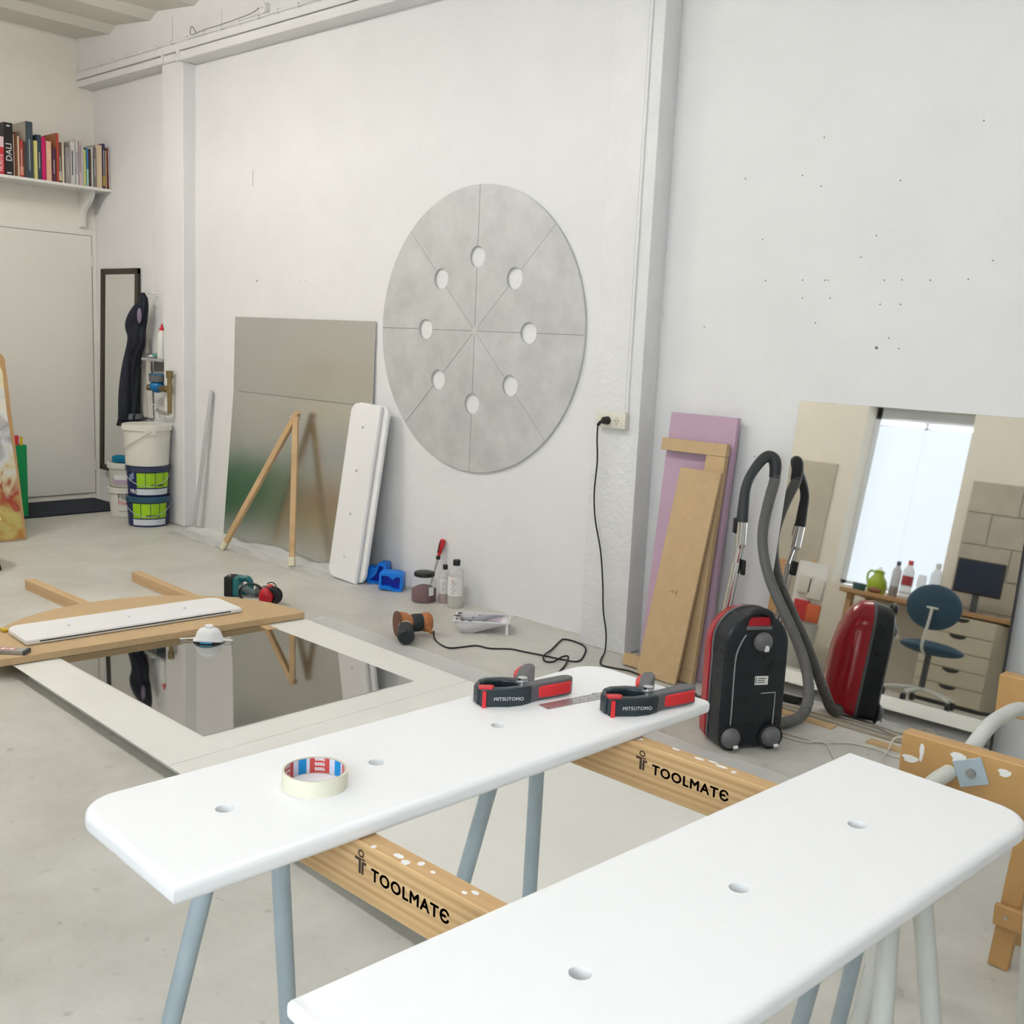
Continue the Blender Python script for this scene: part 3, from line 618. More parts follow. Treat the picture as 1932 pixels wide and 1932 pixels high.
obj('jar_body', MB().lathe([(0, 0.0), (0.066, 0.0), (0.073, 0.006), (0.074, 0.115), (0.068, 0.132), (0.058, 0.142), (0.056, 0.15)], 36), jar_m, t, 50)
obj('powder', MB().lathe([(0, 0.004), (0.069, 0.004), (0.070, 0.072), (0.04, 0.088), (0.012, 0.096), (0, 0.096)], 36), mat('powder_red', (0.145, 0.028, 0.032), 0.95, var=0.2, vscale=90), t, 50)
obj('lid', MB().lathe([(0, 0.172), (0.050, 0.172), (0.056, 0.170), (0.060, 0.163), (0.060, 0.150), (0.057, 0.147), (0, 0.147)], 36), black_pl, t)
obj('sticker', MB().grid(lambda u, v: (0.0748 * math.cos(-0.35 + u * 0.45), 0.0748 * math.sin(-0.35 + u * 0.45), 0.045 + 0.05 * v), 5, 1), paper, t, 60, False)
def bottle(name, label, loc, r, h, m, fill_m, fill_h, cap_m, lab=(0.25, 0.75), rot=0.0):
    t = thing(name, label, 'bottle', loc, rot)
    obj('bottle_body', MB().lathe([(0, 0.0), (r * 0.92, 0.0), (r, 0.006), (r, h * 0.70), (r * 0.93, h * 0.76), (r * 0.5, h * 0.85), (r * 0.36, h * 0.88), (r * 0.36, h * 0.91)], 28), m, t, 50)
    if fill_m: obj('liquid', MB().lathe([(0, 0.003), (r * 0.93, 0.003), (r * 0.94, fill_h), (0, fill_h)], 28), fill_m, t, 50)
    obj('cap', MB().lathe([(0, h), (r * 0.42, h), (r * 0.46, h - 0.004), (r * 0.46, h * 0.885), (0, h * 0.885)], 20), cap_m, t)
    if lab:
        lb = obj('paper_label', MB().grid(lambda u, v: ((r + 0.0008) * math.cos(-2.2 + u * 2.3), (r + 0.0008) * math.sin(-2.2 + u * 2.3), h * (lab[0] + (lab[1] - lab[0]) * v)), 18, 1), paper, t, 60, False)
        ln = MB()
        for k in range(9):
            z = h * (lab[0] + (lab[1] - lab[0]) * (0.1 + 0.085 * k)); u0 = 0.30 + 0.06 * (k % 3); u1 = 0.52 + 0.05 * (k % 4)
            ln.grid(lambda u, v: ((r + 0.0014) * math.cos(-2.2 + (u0 + (u1 - u0) * u) * 2.3), (r + 0.0014) * math.sin(-2.2 + (u0 + (u1 - u0) * u) * 2.3), z + 0.0022 * v), 5, 1)
        o = obj('small_print', ln, mid_grey, lb, 60, False); o['kind'] = 'stuff'
    return t
pe = mat('pe_bottle', (0.78, 0.78, 0.74), 0.35, alpha=0.45)
b2 = bottle('plastic_bottle', 'larger translucent bottle with hazard label and black cap by the wall', (-4.165, 4.09, 0), 0.046, 0.272, pe, mat('liquid_cloudy', (0.62, 0.62, 0.52), 0.4), 0.07, black_pl, (0.26, 0.66))
dm = MB()
for (u, v), s in (((0.40, 0.62), 0.010),):
    for k in range(4):
        a0, a1 = k * PI / 2, (k + 1) * PI / 2
        for q in (0,):
            p = [(math.cos(a0) * s, math.sin(a0) * s), (math.cos(a1) * s, math.sin(a1) * s), (math.cos(a1) * s * 0.8, math.sin(a1) * s * 0.8), (math.cos(a0) * s * 0.8, math.sin(a0) * s * 0.8)]
            dm._add([((0.0478) * math.cos(-1.25 + x / 0.046), 0.0478 * math.sin(-1.25 + x / 0.046), 0.155 + z) for x, z in p], [(0, 1, 2, 3)])
obj('hazard_diamond', dm, tr_red, b2, None, False)
bottle('plastic_bottle', 'small bottle with dark red liquid between the jar and larger bottle', (-4.272, 4.105, 0), 0.031, 0.222, pe, mat('liquid_red', (0.36, 0.05, 0.035), 0.4), 0.05, black_pl, (0.26, 0.66))
# screwdriver leaning on the wall behind the jar
t = thing('screwdriver', 'red handled screwdriver leaning on the wall behind the jar', 'screwdriver', M=frame((-4.452, 4.145, 0.002), (1, 0, 0), Vector((0.055, 0.055, 0.34))))
obj('shaft', MB().cyl((0, 0, 0.0), (0, 0, 0.235), 0.006, seg=10), steel, t)
obj('grip', MB().lathe([(0, 0.225), (0.012, 0.225), (0.0125, 0.235), (0.009, 0.245), (0.012, 0.27), (0.0165, 0.30), (0.017, 0.325), (0.013, 0.345), (0, 0.348)], 16), red_pl, t, 60)
obj('collar', MB().lathe([(0.0128, 0.224), (0.0132, 0.236), (0.0098, 0.246), (0.0088, 0.246)], 16), black_pl, t)
for s in (-1, 1): obj('grip_stripe', MB().box(-0.004, 0.004, s * 0.0155 - 0.002, s * 0.0155 + 0.002, 0.262, 0.335, bevel=0.001, seg=1), black_rub, t)

# ================================================================== orbital sander, paint tray
t = thing('orbital_sander', 'orange orbital sander with black dust canister lying on the floor', 'sander', (-3.86, 3.50, 0.0))
ax = Vector((0.40, 0.916, 0)).normalized(); A0 = Vector((-0.045, -0.075, 0.068))
Ms = frame(A0, (0, 0, 1), ax)
org = mat('sander_orange', (0.52, 0.19, 0.06), 0.5, var=0.25, vscale=25); grip_m = mat('sander_grip', (0.02, 0.026, 0.028), 0.55)
obj('sanding_pad', MB().lathe([(0, 0.0), (0.064, 0.0), (0.065, 0.004), (0.063, 0.012), (0.05, 0.016), (0, 0.016)], 32, Ms), mat('pad_brown', (0.17, 0.085, 0.055), 0.9, var=0.2, vscale=40), t)
obj('skirt', MB().lathe([(0.05, 0.014), (0.060, 0.024), (0.056, 0.05), (0.044, 0.072), (0.040, 0.08)], 28, Ms), org, t, 50)
obj('grip', MB().lathe([(0.041, 0.076), (0.046, 0.09), (0.046, 0.125), (0.043, 0.14), (0.0, 0.14)], 28, Ms), grip_m, t, 50)
obj('motor_cap', MB().lathe([(0.044, 0.135), (0.050, 0.145), (0.050, 0.172), (0.04, 0.184), (0.0, 0.187)], 28, Ms), org, t, 50)
cd0 = A0 + ax * 0.05 + Vector((0.03, -0.03, -0.006)); cd1 = cd0 + Vector((0.105, -0.085, -0.020))
dcn = (cd1 - cd0).normalized()
obj('canister_collar', MB().cyl(cd0, cd0 + dcn * 0.03, 0.036, 0.040), mat('collar_beige', (0.45, 0.42, 0.36), 0.6), t)
obj('dust_canister', MB().cyl(cd0 + dcn * 0.03, cd0 + dcn * 0.12, 0.041, 0.042, 28).cyl(cd0 + dcn * 0.12, cd0 + dcn * 0.133, 0.042, 0.034, 28), grip_m, t, 40)
gl0 = A0 + ax * 0.16 + Vector((0.035, -0.02, -0.02))
obj('cord_gland', MB().cyl(gl0, gl0 + Vector((0.03, 0.0, -0.02)), 0.012, 0.009).cyl(gl0 + Vector((-0.01, 0.0, 0.006)), gl0 + Vector((0.012, 0, -0.008)), 0.016), org, t)
SC_P = [(-3.785, 3.572, 0.03), (-3.731, 3.534, 0.004), (-3.598, 3.492, 0.004), (-3.56, 3.559, 0.004), (-3.535, 3.629, 0.004), (-3.459, 3.649, 0.004), (-3.388, 3.721, 0.004), (-3.314, 3.74, 0.004), (-3.205, 3.769, 0.004), (-3.118, 3.789, 0.004), (-3.047, 3.827, 0.004), (-3.105, 3.95, 0.004), (-3.18, 4.042, 0.006), (-3.27, 4.072, 0.006), (-3.332, 4.062, 0.006), (-3.322, 4.018, 0.006), (-3.253, 3.874, 0.006), (-3.194, 3.746, 0.012), (-3.146, 3.701, 0.006), (-3.114, 3.724, 0.006), (-3.125, 3.798, 0.012), (-3.117, 3.833, 0.012), (-3.084, 3.797, 0.012), (-3.032, 3.708, 0.006), (-2.95, 3.55, 0.004), (-2.80, 3.45, 0.004)]
obj('cord', MB().tube([(p[0] + 3.86, p[1] - 3.50, p[2]) for p in SC_P], 0.0042, 8, 6), black_rub, t, 60)
t = thing('paint_tray', 'white paint tray with lilac and black paint stains by the wall', 'tray', (-3.735, 3.875, 0.0), math.radians(40))
tr = MB(); L, W_ = 0.275, 0.175
def tray_shell(m, o):
    pr = [(-L / 2, 0.062), (-L / 2 + 0.03, 0.004), (-L / 2 + 0.09, 0.004), (L / 2 - 0.02, 0.058), (L / 2, 0.062)]
    vv = []
    for x, z in pr: vv += [(x, -W_ / 2, z), (x, W_ / 2, z)]
    f = [(2 * k, 2 * k + 1, 2 * k + 3, 2 * k + 2) for k in range(4)]
    m._add(vv, f)
    for s in (-1, 1):
        m._add([(x, s * W_ / 2, z) for x, z in pr], [tuple(range(5))])
    return m
tw = mat('tray_white', (0.78, 0.77, 0.79), 0.4)
o = obj('pan', tray_shell(tr, 0), tw, t, 30); md = o.modifiers.new('thickness', 'SOLIDIFY'); md.thickness = 0.003
obj('rim', MB().box(-L / 2 - 0.008, L / 2 + 0.006, -W_ / 2 - 0.008, -W_ / 2 + 0.001, 0.060, 0.066).box(-L / 2 - 0.008, L / 2 + 0.006, W_ / 2 - 0.001, W_ / 2 + 0.008, 0.060, 0.066).box(-L / 2 - 0.008, -L / 2 + 0.001, -W_ / 2, W_ / 2, 0.060, 0.066).box(L / 2 - 0.001, L / 2 + 0.006, -W_ / 2, W_ / 2, 0.060, 0.066), tw, t)
for s in (-1, 1): obj('leg', MB().box(L / 2 - 0.012, L / 2 + 0.002, s * (W_ / 2 - 0.01) - 0.006, s * (W_ / 2 - 0.01) + 0.006, 0, 0.062), tw, t)
random.seed(3)
pst = MB()
for k in range(26):
    x, y = random.uniform(-0.03, 0.10), random.uniform(-0.07, 0.07); zz = 0.004 + (x + 0.0475) / 0.165 * 0.054 + 0.003
    pst.prism([(x + random.uniform(0.008, 0.022) * math.cos(a), y + random.uniform(0.006, 0.02) * math.sin(a)) for a in [q * 0.9 for q in range(7)]], zz, zz + 0.001)
o = obj('lilac_paint', pst, mat('paint_lilac', (0.62, 0.50, 0.62), 0.4), t); o['kind'] = 'stuff'
pst = MB()
for x, y, r in ((-L / 2 + 0.004, -0.06, 0.012), (-L / 2 + 0.002, 0.0, 0.018), (-L / 2 + 0.01, 0.06, 0.014), (-0.06, -W_ / 2 - 0.003, 0.010), (-0.10, -W_ / 2 - 0.003, 0.012), (-0.02, 0.03, 0.007), (-0.05, -0.02, 0.009)):
    pst.prism([(x + r * random.uniform(0.6, 1.1) * math.cos(a), y + r * random.uniform(0.4, 1) * math.sin(a)) for a in [q * 0.9 for q in range(7)]], 0.0655, 0.0672)
o = obj('black_paint', pst, mat('paint_black', (0.03, 0.02, 0.03), 0.4), t); o['kind'] = 'stuff'

# ================================================================== jigsaw / drill, ear defenders, things on fibreboard
t = thing('cordless_drill', 'teal and black cordless drill lying on the floor by the ear defenders', 'drill', (-5.07, 3.30, 0), math.radians(38))
teal = mat('drill_teal', (0.015, 0.16, 0.17), 0.4)
bt = obj('battery', MB().box(-0.105, -0.055, -0.055, 0.045, 0.0, 0.115, bevel=0.008), black_pl, t)
obj('belt_clip', MB().tube([(-0.075, -0.03, 0.115), (-0.075, -0.03, 0.128), (-0.04, -0.03, 0.130), (0.01, -0.03, 0.122), (0.02, -0.03, 0.112)], 0.003, 8, 4), steel, t)
obj('foot', MB().box(-0.06, -0.02, -0.05, 0.045, 0.004, 0.110, bevel=0.01), teal, t)
obj('handle_frame', MB().tube([(-0.03, 0, 0.095), (0.015, 0, 0.10), (0.032, 0, 0.075), (0.03, 0, 0.035), (0.0, 0, 0.022), (-0.03, 0, 0.03)], 0.018, 12, 5), teal, t)
obj('grip', MB().tube([(-0.03, -0.028, 0.055), (0.01, -0.03, 0.05), (0.05, -0.03, 0.03), (0.09, -0.02, 0.026)], 0.02, 12, 5), mat('drill_grey', (0.10, 0.15, 0.15), 0.5), t)
obj('gear_case', MB().cyl((0.07, -0.02, 0.03), (0.13, -0.01, 0.03), 0.028, 0.022), dark_grey, t)
obj('chuck', MB().cyl((0.13, -0.01, 0.03), (0.165, -0.005, 0.03), 0.02, 0.012), black_pl, t)
t = thing('ear_defenders', 'red ear defenders with black headband on the floor', 'ear defenders', (-4.83, 3.27, 0), math.radians(36))
hbm = MB(); n = 24
pts_o = [(-0.075 + 0.062 * math.cos(a) * 1.15, 0.0, 0.058 + 0.058 * math.sin(a)) for a in [math.radians(20 + 320 * i / n) for i in range(n + 1)]]
vv = []
for x, y, z in pts_o: vv += [(x, -0.014, z), (x, 0.014, z)]
hbm._add(vv, [(2 * k, 2 * k + 1, 2 * k + 3, 2 * k + 2) for k in range(n)])
o = obj('headband', hbm, black_rub, t, 60); md = o.modifiers.new('thickness', 'SOLIDIFY'); md.thickness = 0.006
for s, y in ((-1, -0.035), (1, 0.035)):
    cp = obj('ear_cup', MB().sphere((0.02, y, 0.055), 0.055, 20, 12, (0.72, 0.55, 1.0), RY(0.0)), mat('cup_red', (0.50, 0.01, 0.02), 0.3), t, 80)
    obj('cushion', MB().lathe([(0.022, -0.012), (0.046, -0.012), (0.05, 0.0), (0.046, 0.012), (0.022, 0.012)], 24, T(0.035 + 0.012, y * 0.55, 0.054) @ RY(PI / 2 * 0.0) @ RX(PI / 2)), black_rub, cp)
    obj('wire_yoke', MB().tube([(0.0, y, 0.11), (0.02, y * 1.4, 0.118), (0.045, y * 1.4, 0.105), (0.055, y, 0.07)], 0.003, 8, 4), black_pl, cp)
t = thing('spirit_level', 'grey boxed tool with red label at the edge of the fibreboard', 'box', (-4.485, 1.785, 0.088), math.radians(42))
obj('body', MB().box(-0.16, 0.055, -0.026, 0.026, 0, 0.018, bevel=0.002, seg=1), mat('level_grey', (0.38, 0.38, 0.36), 0.5, var=0.2, vscale=30), t)
obj('red_label', MB().box(-0.07, 0.005, -0.02, 0.016, 0.018, 0.0186), mat('label_red', (0.50, 0.16, 0.15), 0.6), t)
obj('label_mark', MB().box(-0.058, -0.04, -0.012, 0.008, 0.0186, 0.019).box(-0.035, -0.028, -0.01, 0.006, 0.0186, 0.019).box(-0.022, -0.004, -0.012, 0.008, 0.0186, 0.019), print_white, t)
obj('end_cap', MB().box(0.045, 0.0565, -0.0265, 0.0265, -0.0, 0.0185), dark_grey, t)
tag(obj('putty_knife', MB().box(-4.862, -4.812, 1.868, 1.890, 0.0879, 0.102, bevel=0.005), mat('handle_yellow', (0.60, 0.40, 0.02), 0.4)), 'yellow tool handle beside the white board at the frame edge', 'tool')

# ================================================================== bookshelf
SHX, SHZ = -8.43, 2.557
t = thing('wall_shelf', 'white wall shelf full of books above the door', 'shelf', (XL, 3.4, SHZ))
obj('shelf_board', MB().box(0, SHX - XL, -0.9, 0.822, -0.022, 0.0, bevel=0.002, seg=1), white_paint, t)
bp_ = [(0.0, -0.022), (0.225, -0.022), (0.225, -0.05), (0.20, -0.085), (0.15, -0.125), (0.095, -0.16), (0.062, -0.20), (0.055, -0.25), (0.055, -0.295), (0.0, -0.30)]
for y in (0.70, -0.55):
    obj('bracket', MB().prism(bp_, -0.016, 0.016, T(0, y, 0) @ RX(PI / 2)), white_paint, t)
B = [  # spine left, spine right (in shelf units), height, colour, name
    (-8, 72, .276, (.55, .03, .04), 'red'), (78, 200, .385, (.015, .012, .012), 'black DALI'), (203, 222, .31, (.50, .40, .28), 'beige'),
    (225, 254, .325, (.20, .06, .03), 'brown'), (257, 283, .30, (.62, .50, .34), 'sand'), (287, 340, .275, (.42, .05, .03), 'orange red'), (343, 377, .265, (.08, .05, .04), 'dark brown'),
    (380, 480, .42, (.05, .07, .09), 'tall slate blue'), (486, 532, .285, (.68, .62, .22), 'yellow'), (536, 598, .335, (.04, .06, .09), 'navy'),
    (602, 662, .325, (.60, .01, .13), 'magenta'), (667, 743, .30, (.80, .48, .32), 'peach'), (747, 802, .255, (.10, .03, .07), 'plum'), (806, 838, .37, (.50, .06, .04), 'tall red'),
    (841, 883, .30, (.16, .07, .05), 'mottled brown'), (886, 918, .31, (.66, .60, .45), 'cream'), (934, 1008, .275, (.30, .29, .28), 'grey'), (1015, 1088, .325, (.66, .64, .62), 'thick white'),
    (1091, 1133, .345, (.62, .60, .58), 'slim white'), (1138, 1183, .34, (.60, .44, .46), 'pink'), (1187, 1217, .33, (.66, .65, .64), 'plain white'), (1219, 1249, .28, (.62, .66, .20), 'lime'),
    (1251, 1283, .295, (.06, .20, .42), 'blue'), (1286, 1318, .29, (.07, .03, .02), 'chocolate'), (1322, 1353, .31, (.55, .57, .52), 'pale green'), (1356, 1398, .31, (.20, .17, .17), 'mauve grey'),
    (1402, 1498, .335, (.72, .58, .40), 'wide buff'), (1501, 1540, .35, (.05, .03, .10), 'violet'), (1543, 1556, .30, (.70, .62, .32), 'thin straw')]
LBL = {'black DALI': 'thick black book titled DALI in white on the shelf', 'red': 'red book with white top at the frame edge of the shelf', 'peach': 'peach book titled ART on the shelf'}
def shelf_y(u): return 3.351 + u * 0.000536
page_m = mat('book_pages', (0.62, 0.56, 0.44), 0.9)
random.seed(11)
for u0, u1, h, c, nm in B:
    y0, y1 = shelf_y(u0), shelf_y(u1); th = y1 - y0 - 0.0012; dep = 0.20 if h < 0.33 else 0.25
    fx = SHX - random.uniform(0.004, 0.02)
    t = thing('book', LBL.get(nm, nm + ' book standing in the row on the wall shelf'), 'book', (fx, y0 + th / 2, SHZ + 0.0005), 0, 'books on the wall shelf')
    cm = mat('cover_' + nm.replace(' ', '_'), c, 0.5)
    cover = {'tall slate blue': (.48, .43, .36), 'tall red': (.36, .15, .06), 'thick white': (.40, .38, .37), 'grey': (.36, .35, .34), 'wide buff': (.50, .44, .38)}.get(nm)
    hh = h * 0.985
    obj('cover', MB().box(-dep, 0.0, -th / 2, -th / 2 + 0.002, 0, hh).box(-dep, 0.0, th / 2 - 0.002, th / 2, 0, hh), mat('face_' + nm.replace(' ', '_'), cover, 0.6) if cover else cm, t)
    obj('spine', MB().box(-0.003, 0.0008, -th / 2, th / 2, 0, hh), cm, t)
    obj('pages', MB().box(-dep + 0.004, -0.003, -th / 2 + 0.002, th / 2 - 0.002, 0.003, hh - 0.004), page_m, t)
    SP = T(0.0014, 0, 0) @ RZ(PI / 2) @ RX(PI / 2)        # text plane on the spine, facing the room
    def spine_text(s, size, z, m, **kw): text('spine_title', s, size, SP @ T(0, z, 0) @ RZ(PI / 2), m, t, extrude=0.0002, **kw)
    if nm == 'black DALI':
        spine_text('DALI', 0.062, 0.10, print_white, bold=0.0) ; tgt = [o for o in t.children if o.name.startswith('spine_title')][0]
        tgt.location = (0, 0.021, 0)
        obj('spine_mark', MB().box(0.0008, 0.0014, -0.012, 0.012, hh - 0.028, hh - 0.018).box(0.0008, 0.0014, -0.016, 0.018, 0.012, 0.022), print_white, t)
    elif nm == 'red':
        spine_text('MONTE', 0.036, 0.02, print_white); [o for o in t.children if o.name.startswith('spine_title')][0].location = (0, 0.012, 0)
        obj('spine_band', MB().box(0.0006, 0.0012, -th / 2, th / 2, hh * 0.72, hh), mat('band_blush', (.70, .55, .56), 0.5), t)
    elif nm == 'peach':
        spine_text('ART', 0.042, 0.155, mat('print_cream', (.85, .68, .50), 0.5)); [o for o in t.children if o.name.startswith('spine_title')][0].location = (0, 0.014, 0)
    elif th > 0.018 and nm not in ('magenta', 'yellow', 'wide buff'):
        z0 = hh * random.uniform(0.12, 0.3); z1 = hh * random.uniform(0.6, 0.9)
        light = sum(c) > 0.9
        obj('spine_title', MB().box(0.0008, 0.0013, -0.0035, 0.0035, z0, z1), ink if light and th > 0.03 else mid_grey if light else mat('print_pale', (.45, .44, .40), 0.6), t)
    if nm in ('orange red', 'mottled brown', 'violet'):
        obj('spine_band', MB().box(0.0006, 0.0012, -th / 2, th / 2, hh * 0.05, hh * 0.28), mat('band_' + nm.replace(' ', '_'), {'orange red': (.75, .25, .18), 'mottled brown': (.75, .65, .45), 'violet': (.45, .30, .06)}[nm], 0.5), t)
    if nm == 'blue': obj('spine_band', MB().box(0.0006, 0.0012, -th / 2, th / 2, 0, hh * 0.45), mat('band_aqua', (.35, .62, .58), 0.5), t)
for nm, y, th, h, c, lab in (('r', 4.1855, 0.018, 0.31, (.16, .015, .02), 'dark red book leaning at the end of the shelf'), ('w', 4.199, 0.007, 0.295, (.72, .70, .66), 'thin white book leaning at the end of the shelf')):
    t = thing('book', lab, 'book', (SHX - 0.012, y + 0.012, SHZ + 0.002), 0, 'books on the wall shelf'); t.rotation_euler = (math.radians(0.8), 0, 0)
    cm = mat('cover_lean_' + nm, c, 0.5)
    obj('cover', MB().box(-0.21, 0.0, -th / 2, -th / 2 + 0.002, 0, h).box(-0.21, 0.0, th / 2 - 0.002, th / 2, 0, h), cm, t)
    obj('spine', MB().box(-0.003, 0.0008, -th / 2, th / 2, 0, h), cm, t)
    obj('pages', MB().box(-0.206, -0.003, -th / 2 + 0.002, th / 2 - 0.002, 0.003, h - 0.004), page_m, t)

# ================================================================== corner by the water meter
mir = mat('mirror_glass', (0.80, 0.81, 0.79), 0.015, 1.0)
t = thing('framed_mirror', 'tall narrow mirror with dark brown frame in the corner', 'mirror', M=frame((-8.265, 4.165, 0.275), (1, 0, 0), Vector((0, -1, 0.022))))
fw, fh = 0.31, 1.655
dkf = mat('frame_dark', (0.03, 0.022, 0.015), 0.5)
for nm, bx in (('frame_rail', (-fw, fw, 0, 0.045)), ('frame_rail', (-fw, fw, fh - 0.045, fh))):
    obj(nm, MB().box(bx[0], bx[1], bx[2], bx[3], -0.012, 0.012, bevel=0.002, seg=1), dkf, t)
for s in (-1, 1): obj('frame_stile', MB().box(min(s * fw, s * (fw - 0.05)), max(s * fw, s * (fw - 0.05)), 0, fh, -0.012, 0.012, bevel=0.002, seg=1), dkf, t)
obj('glass', MB().box(-fw + 0.04, fw - 0.04, 0.04, fh - 0.04, -0.006, 0.002), mir, t)
# jacket on a hook
JK = [(-7.705, 1.736, 0.012), (-7.706, 1.696, 0.033), (-7.715, 1.644, 0.041), (-7.75, 1.543, 0.057), (-7.792, 1.482, 0.070), (-7.786, 1.381, 0.062), (-7.804, 1.319, 0.053), (-7.848, 1.256, 0.053), (-7.884, 1.131, 0.059), (-7.896, 1.006, 0.062), (-7.907, 0.88, 0.070), (-7.918, 0.795, 0.082), (-7.928, 0.732, 0.090), (-7.946, 0.700, 0.086)]
t = thing('jacket', 'dark navy jacket hanging from a wall hook beside the framed mirror', 'jacket', (-7.8, 4.1, 0.70))
n = 40; rings = []
dense = []
for i in range(len(JK) - 1):
    for k in range(4):
        q = k / 4; dense.append(tuple(JK[i][j] * (1 - q) + JK[i + 1][j] * q for j in range(3)))
dense.append(JK[-1])
for i, (x, z, r) in enumerate(dense):
    ring = []
    for k in range(n):
        a = 2 * PI * k / n; fold = 1 + 0.13 * math.sin(7 * a + 0.35 * i) * min(1, i / 10) + 0.05 * math.sin(11 * a - i * 0.2)
        ring.append(Vector((x + 7.8 + r * fold * math.cos(a), min(0.04, r * fold * math.sin(a)), z - 0.70 + (0.012 * math.sin(3 * a) if i == len(dense) - 1 else 0))))
    rings.append(ring)
jm = mat('jacket_navy', (0.014, 0.018, 0.032), 0.75, var=0.5, vscale=40, bump=0.3, bscale=60)
obj('coat_body', MB().loft(rings), jm, t, 80)
obj('sleeve', MB().tube([(0.07, -0.03, 0.93), (0.02, -0.045, 0.85), (-0.03, -0.05, 0.77), (-0.03, -0.045, 0.68), (-0.06, -0.06, 0.5), (-0.075, -0.07, 0.28), (-0.085, -0.075, 0.06)], 0.034, 14, 6, rfun=lambda q: 0.028 + 0.012 * math.sin(q * 9) + 0.008 * q), jm, t, 80)
obj('reflective_band', MB().loft([[Vector((-0.118 + 0.089 * math.cos(a), 0.089 * 1.08 * math.sin(a) - 0.004, z)) for a in [2 * PI * k / 24 for k in range(24)]] for z in (0.055, 0.10)], False), mat('band_grey', (0.16, 0.18, 0.20), 0.6), t, 60)
obj('lining', MB().sphere((0.10, -0.035, 0.86), 0.03, 12, 8, (0.8, 0.5, 2.0)), mat('lining_mauve', (0.22, 0.18, 0.26), 0.8), t, 80)
t = thing('coat_hook', 'small white wall hook holding the jacket', 'hook', (-7.70, YB, 1.74))
obj('plate', MB().box(-0.012, 0.012, -0.006, 0.0, -0.03, 0.03, bevel=0.002, seg=1), white_paint, t)
obj('prong', MB().tube([(0, -0.004, 0.0), (0, -0.05, -0.012), (0, -0.085, -0.004), (0, -0.092, 0.02)], 0.005, 8, 4), white_paint, t)
# white apron/cloth hanging behind the jacket
cl_m = mat('cloth_white', (0.68, 0.65, 0.58), 0.9, var=0.1, vscale=10)
t = thing('apron', 'off white apron with straps hanging behind the jacket', 'apron', (-7.852, 4.190, 0.75))
obj('cloth', MB().grid(lambda u, v: ((u - 0.5) * (0.20 - 0.06 * v), 0.012 * math.sin(u * 14 + v * 2), 0.02 + v * 0.62), 20, 14), cl_m, t, 80, False)
for s, x1 in ((0, 0.07), (1, 0.095)):
    obj('strap', MB().box(-0.008, 0.008, -0.002, 0.002, 0, 0.47, frame((x1, -0.03, 0.53), (1, 0, 0), Vector((-0.03 - x1 * 0.6, 0.01, 0.46)))), cl_m, t)
# small shelf with bottle and cloth
t = thing('small_shelf', 'small grey wall shelf above the water meter', 'shelf', (-7.60, YB, 1.243))
obj('shelf_board', MB().box(-0.145, 0.165, -0.12, 0, -0.022, 0.0, bevel=0.002, seg=1), mat('shelf_grey', (0.42, 0.43, 0.43), 0.5), t)
obj('bracket', MB().box(0.0, 0.01, -0.10, 0, -0.10, -0.022), steel, t)
t = thing('cleaner_bottle', 'white squeeze bottle with red cap on the small shelf', 'bottle', (-7.525, 4.155, 1.2435))
obj('bottle_body', MB().lathe([(0, 0), (0.032, 0), (0.035, 0.005), (0.035, 0.17), (0.028, 0.195), (0.016, 0.205), (0.016, 0.215)], 24), paper, t, 50)
obj('cap', MB().lathe([(0, 0.262), (0.005, 0.262), (0.011, 0.235), (0.019, 0.233), (0.019, 0.213), (0, 0.213)], 20), red_pl, t)
obj('printed_strip', MB().box(-0.036, -0.030, -0.016, -0.006, 0.12, 0.155), ink, t)
t = thing('cleaning_cloth', 'crumpled white and green cloth on the small shelf', 'cloth', (-7.64, 4.15, 1.2435))
obj('white_fold', MB().sphere((-0.01, 0, 0.014), 0.045, 18, 8, (1.2, 0.8, 0.32)), paper, t, 80)
obj('green_fold', MB().sphere((0.03, 0.0, 0.022), 0.034, 14, 8, (1.2, 0.8, 0.5)), mat('cloth_green', (0.14, 0.36, 0.30), 0.9), t, 80)
obj('blue_fold', MB().sphere((-0.03, -0.02, 0.02), 0.02, 12, 8, (1.1, 0.6, 0.6)), mat('cloth_navy', (0.03, 0.05, 0.16), 0.9), t, 80)
# water meter
brass = mat('old_brass', (0.30, 0.22, 0.10), 0.45, 0.7, var=0.3, vscale=40)
t = thing('water_meter', 'blue water meter with brass pipes beside the pilaster', 'water meter', (-7.50, 4.10, 1.05))
obj('meter_body', MB().sphere((0, 0, -0.015), 0.058, 20, 12, (1.0, 1.0, 0.85)), mat('meter_blue', (0.0, 0.13, 0.33), 0.4), t, 80)
obj('meter_head', MB().cyl((0, 0, 0.02), (0, 0, 0.07), 0.062, seg=24), mat('meter_grey', (0.12, 0.12, 0.13), 0.5), t)
obj('meter_lid', MB().box(-0.05, 0.05, -0.05, 0.05, 0.07, 0.08, bevel=0.004), mat('lid_blue', (0.03, 0.17, 0.32), 0.5), t)
obj('inlet', MB().cyl((-0.05, 0, -0.03), (-0.12, 0, -0.03), 0.02, 0.024).sphere((-0.125, 0, -0.03), 0.025, 12, 8), brass, t, 50)
obj('outlet', MB().cyl((0.05, -0.005, -0.028), (0.235, -0.035, -0.022), 0.018).cyl((0.09, -0.01, -0.027), (0.12, -0.015, -0.026), 0.026, seg=6).cyl((0.15, -0.02, -0.025), (0.17, -0.024, -0.025), 0.026, seg=6), brass, t)
obj('riser', MB().cyl((0.243, -0.035, -0.20), (0.243, -0.035, 0.085), 0.017).cyl((0.243, -0.035, 0.06), (0.243, -0.035, 0.115), 0.027, seg=8).cyl((0.243, -0.035, -0.05), (0.243, -0.035, 0.01), 0.022, seg=8), brass, t)
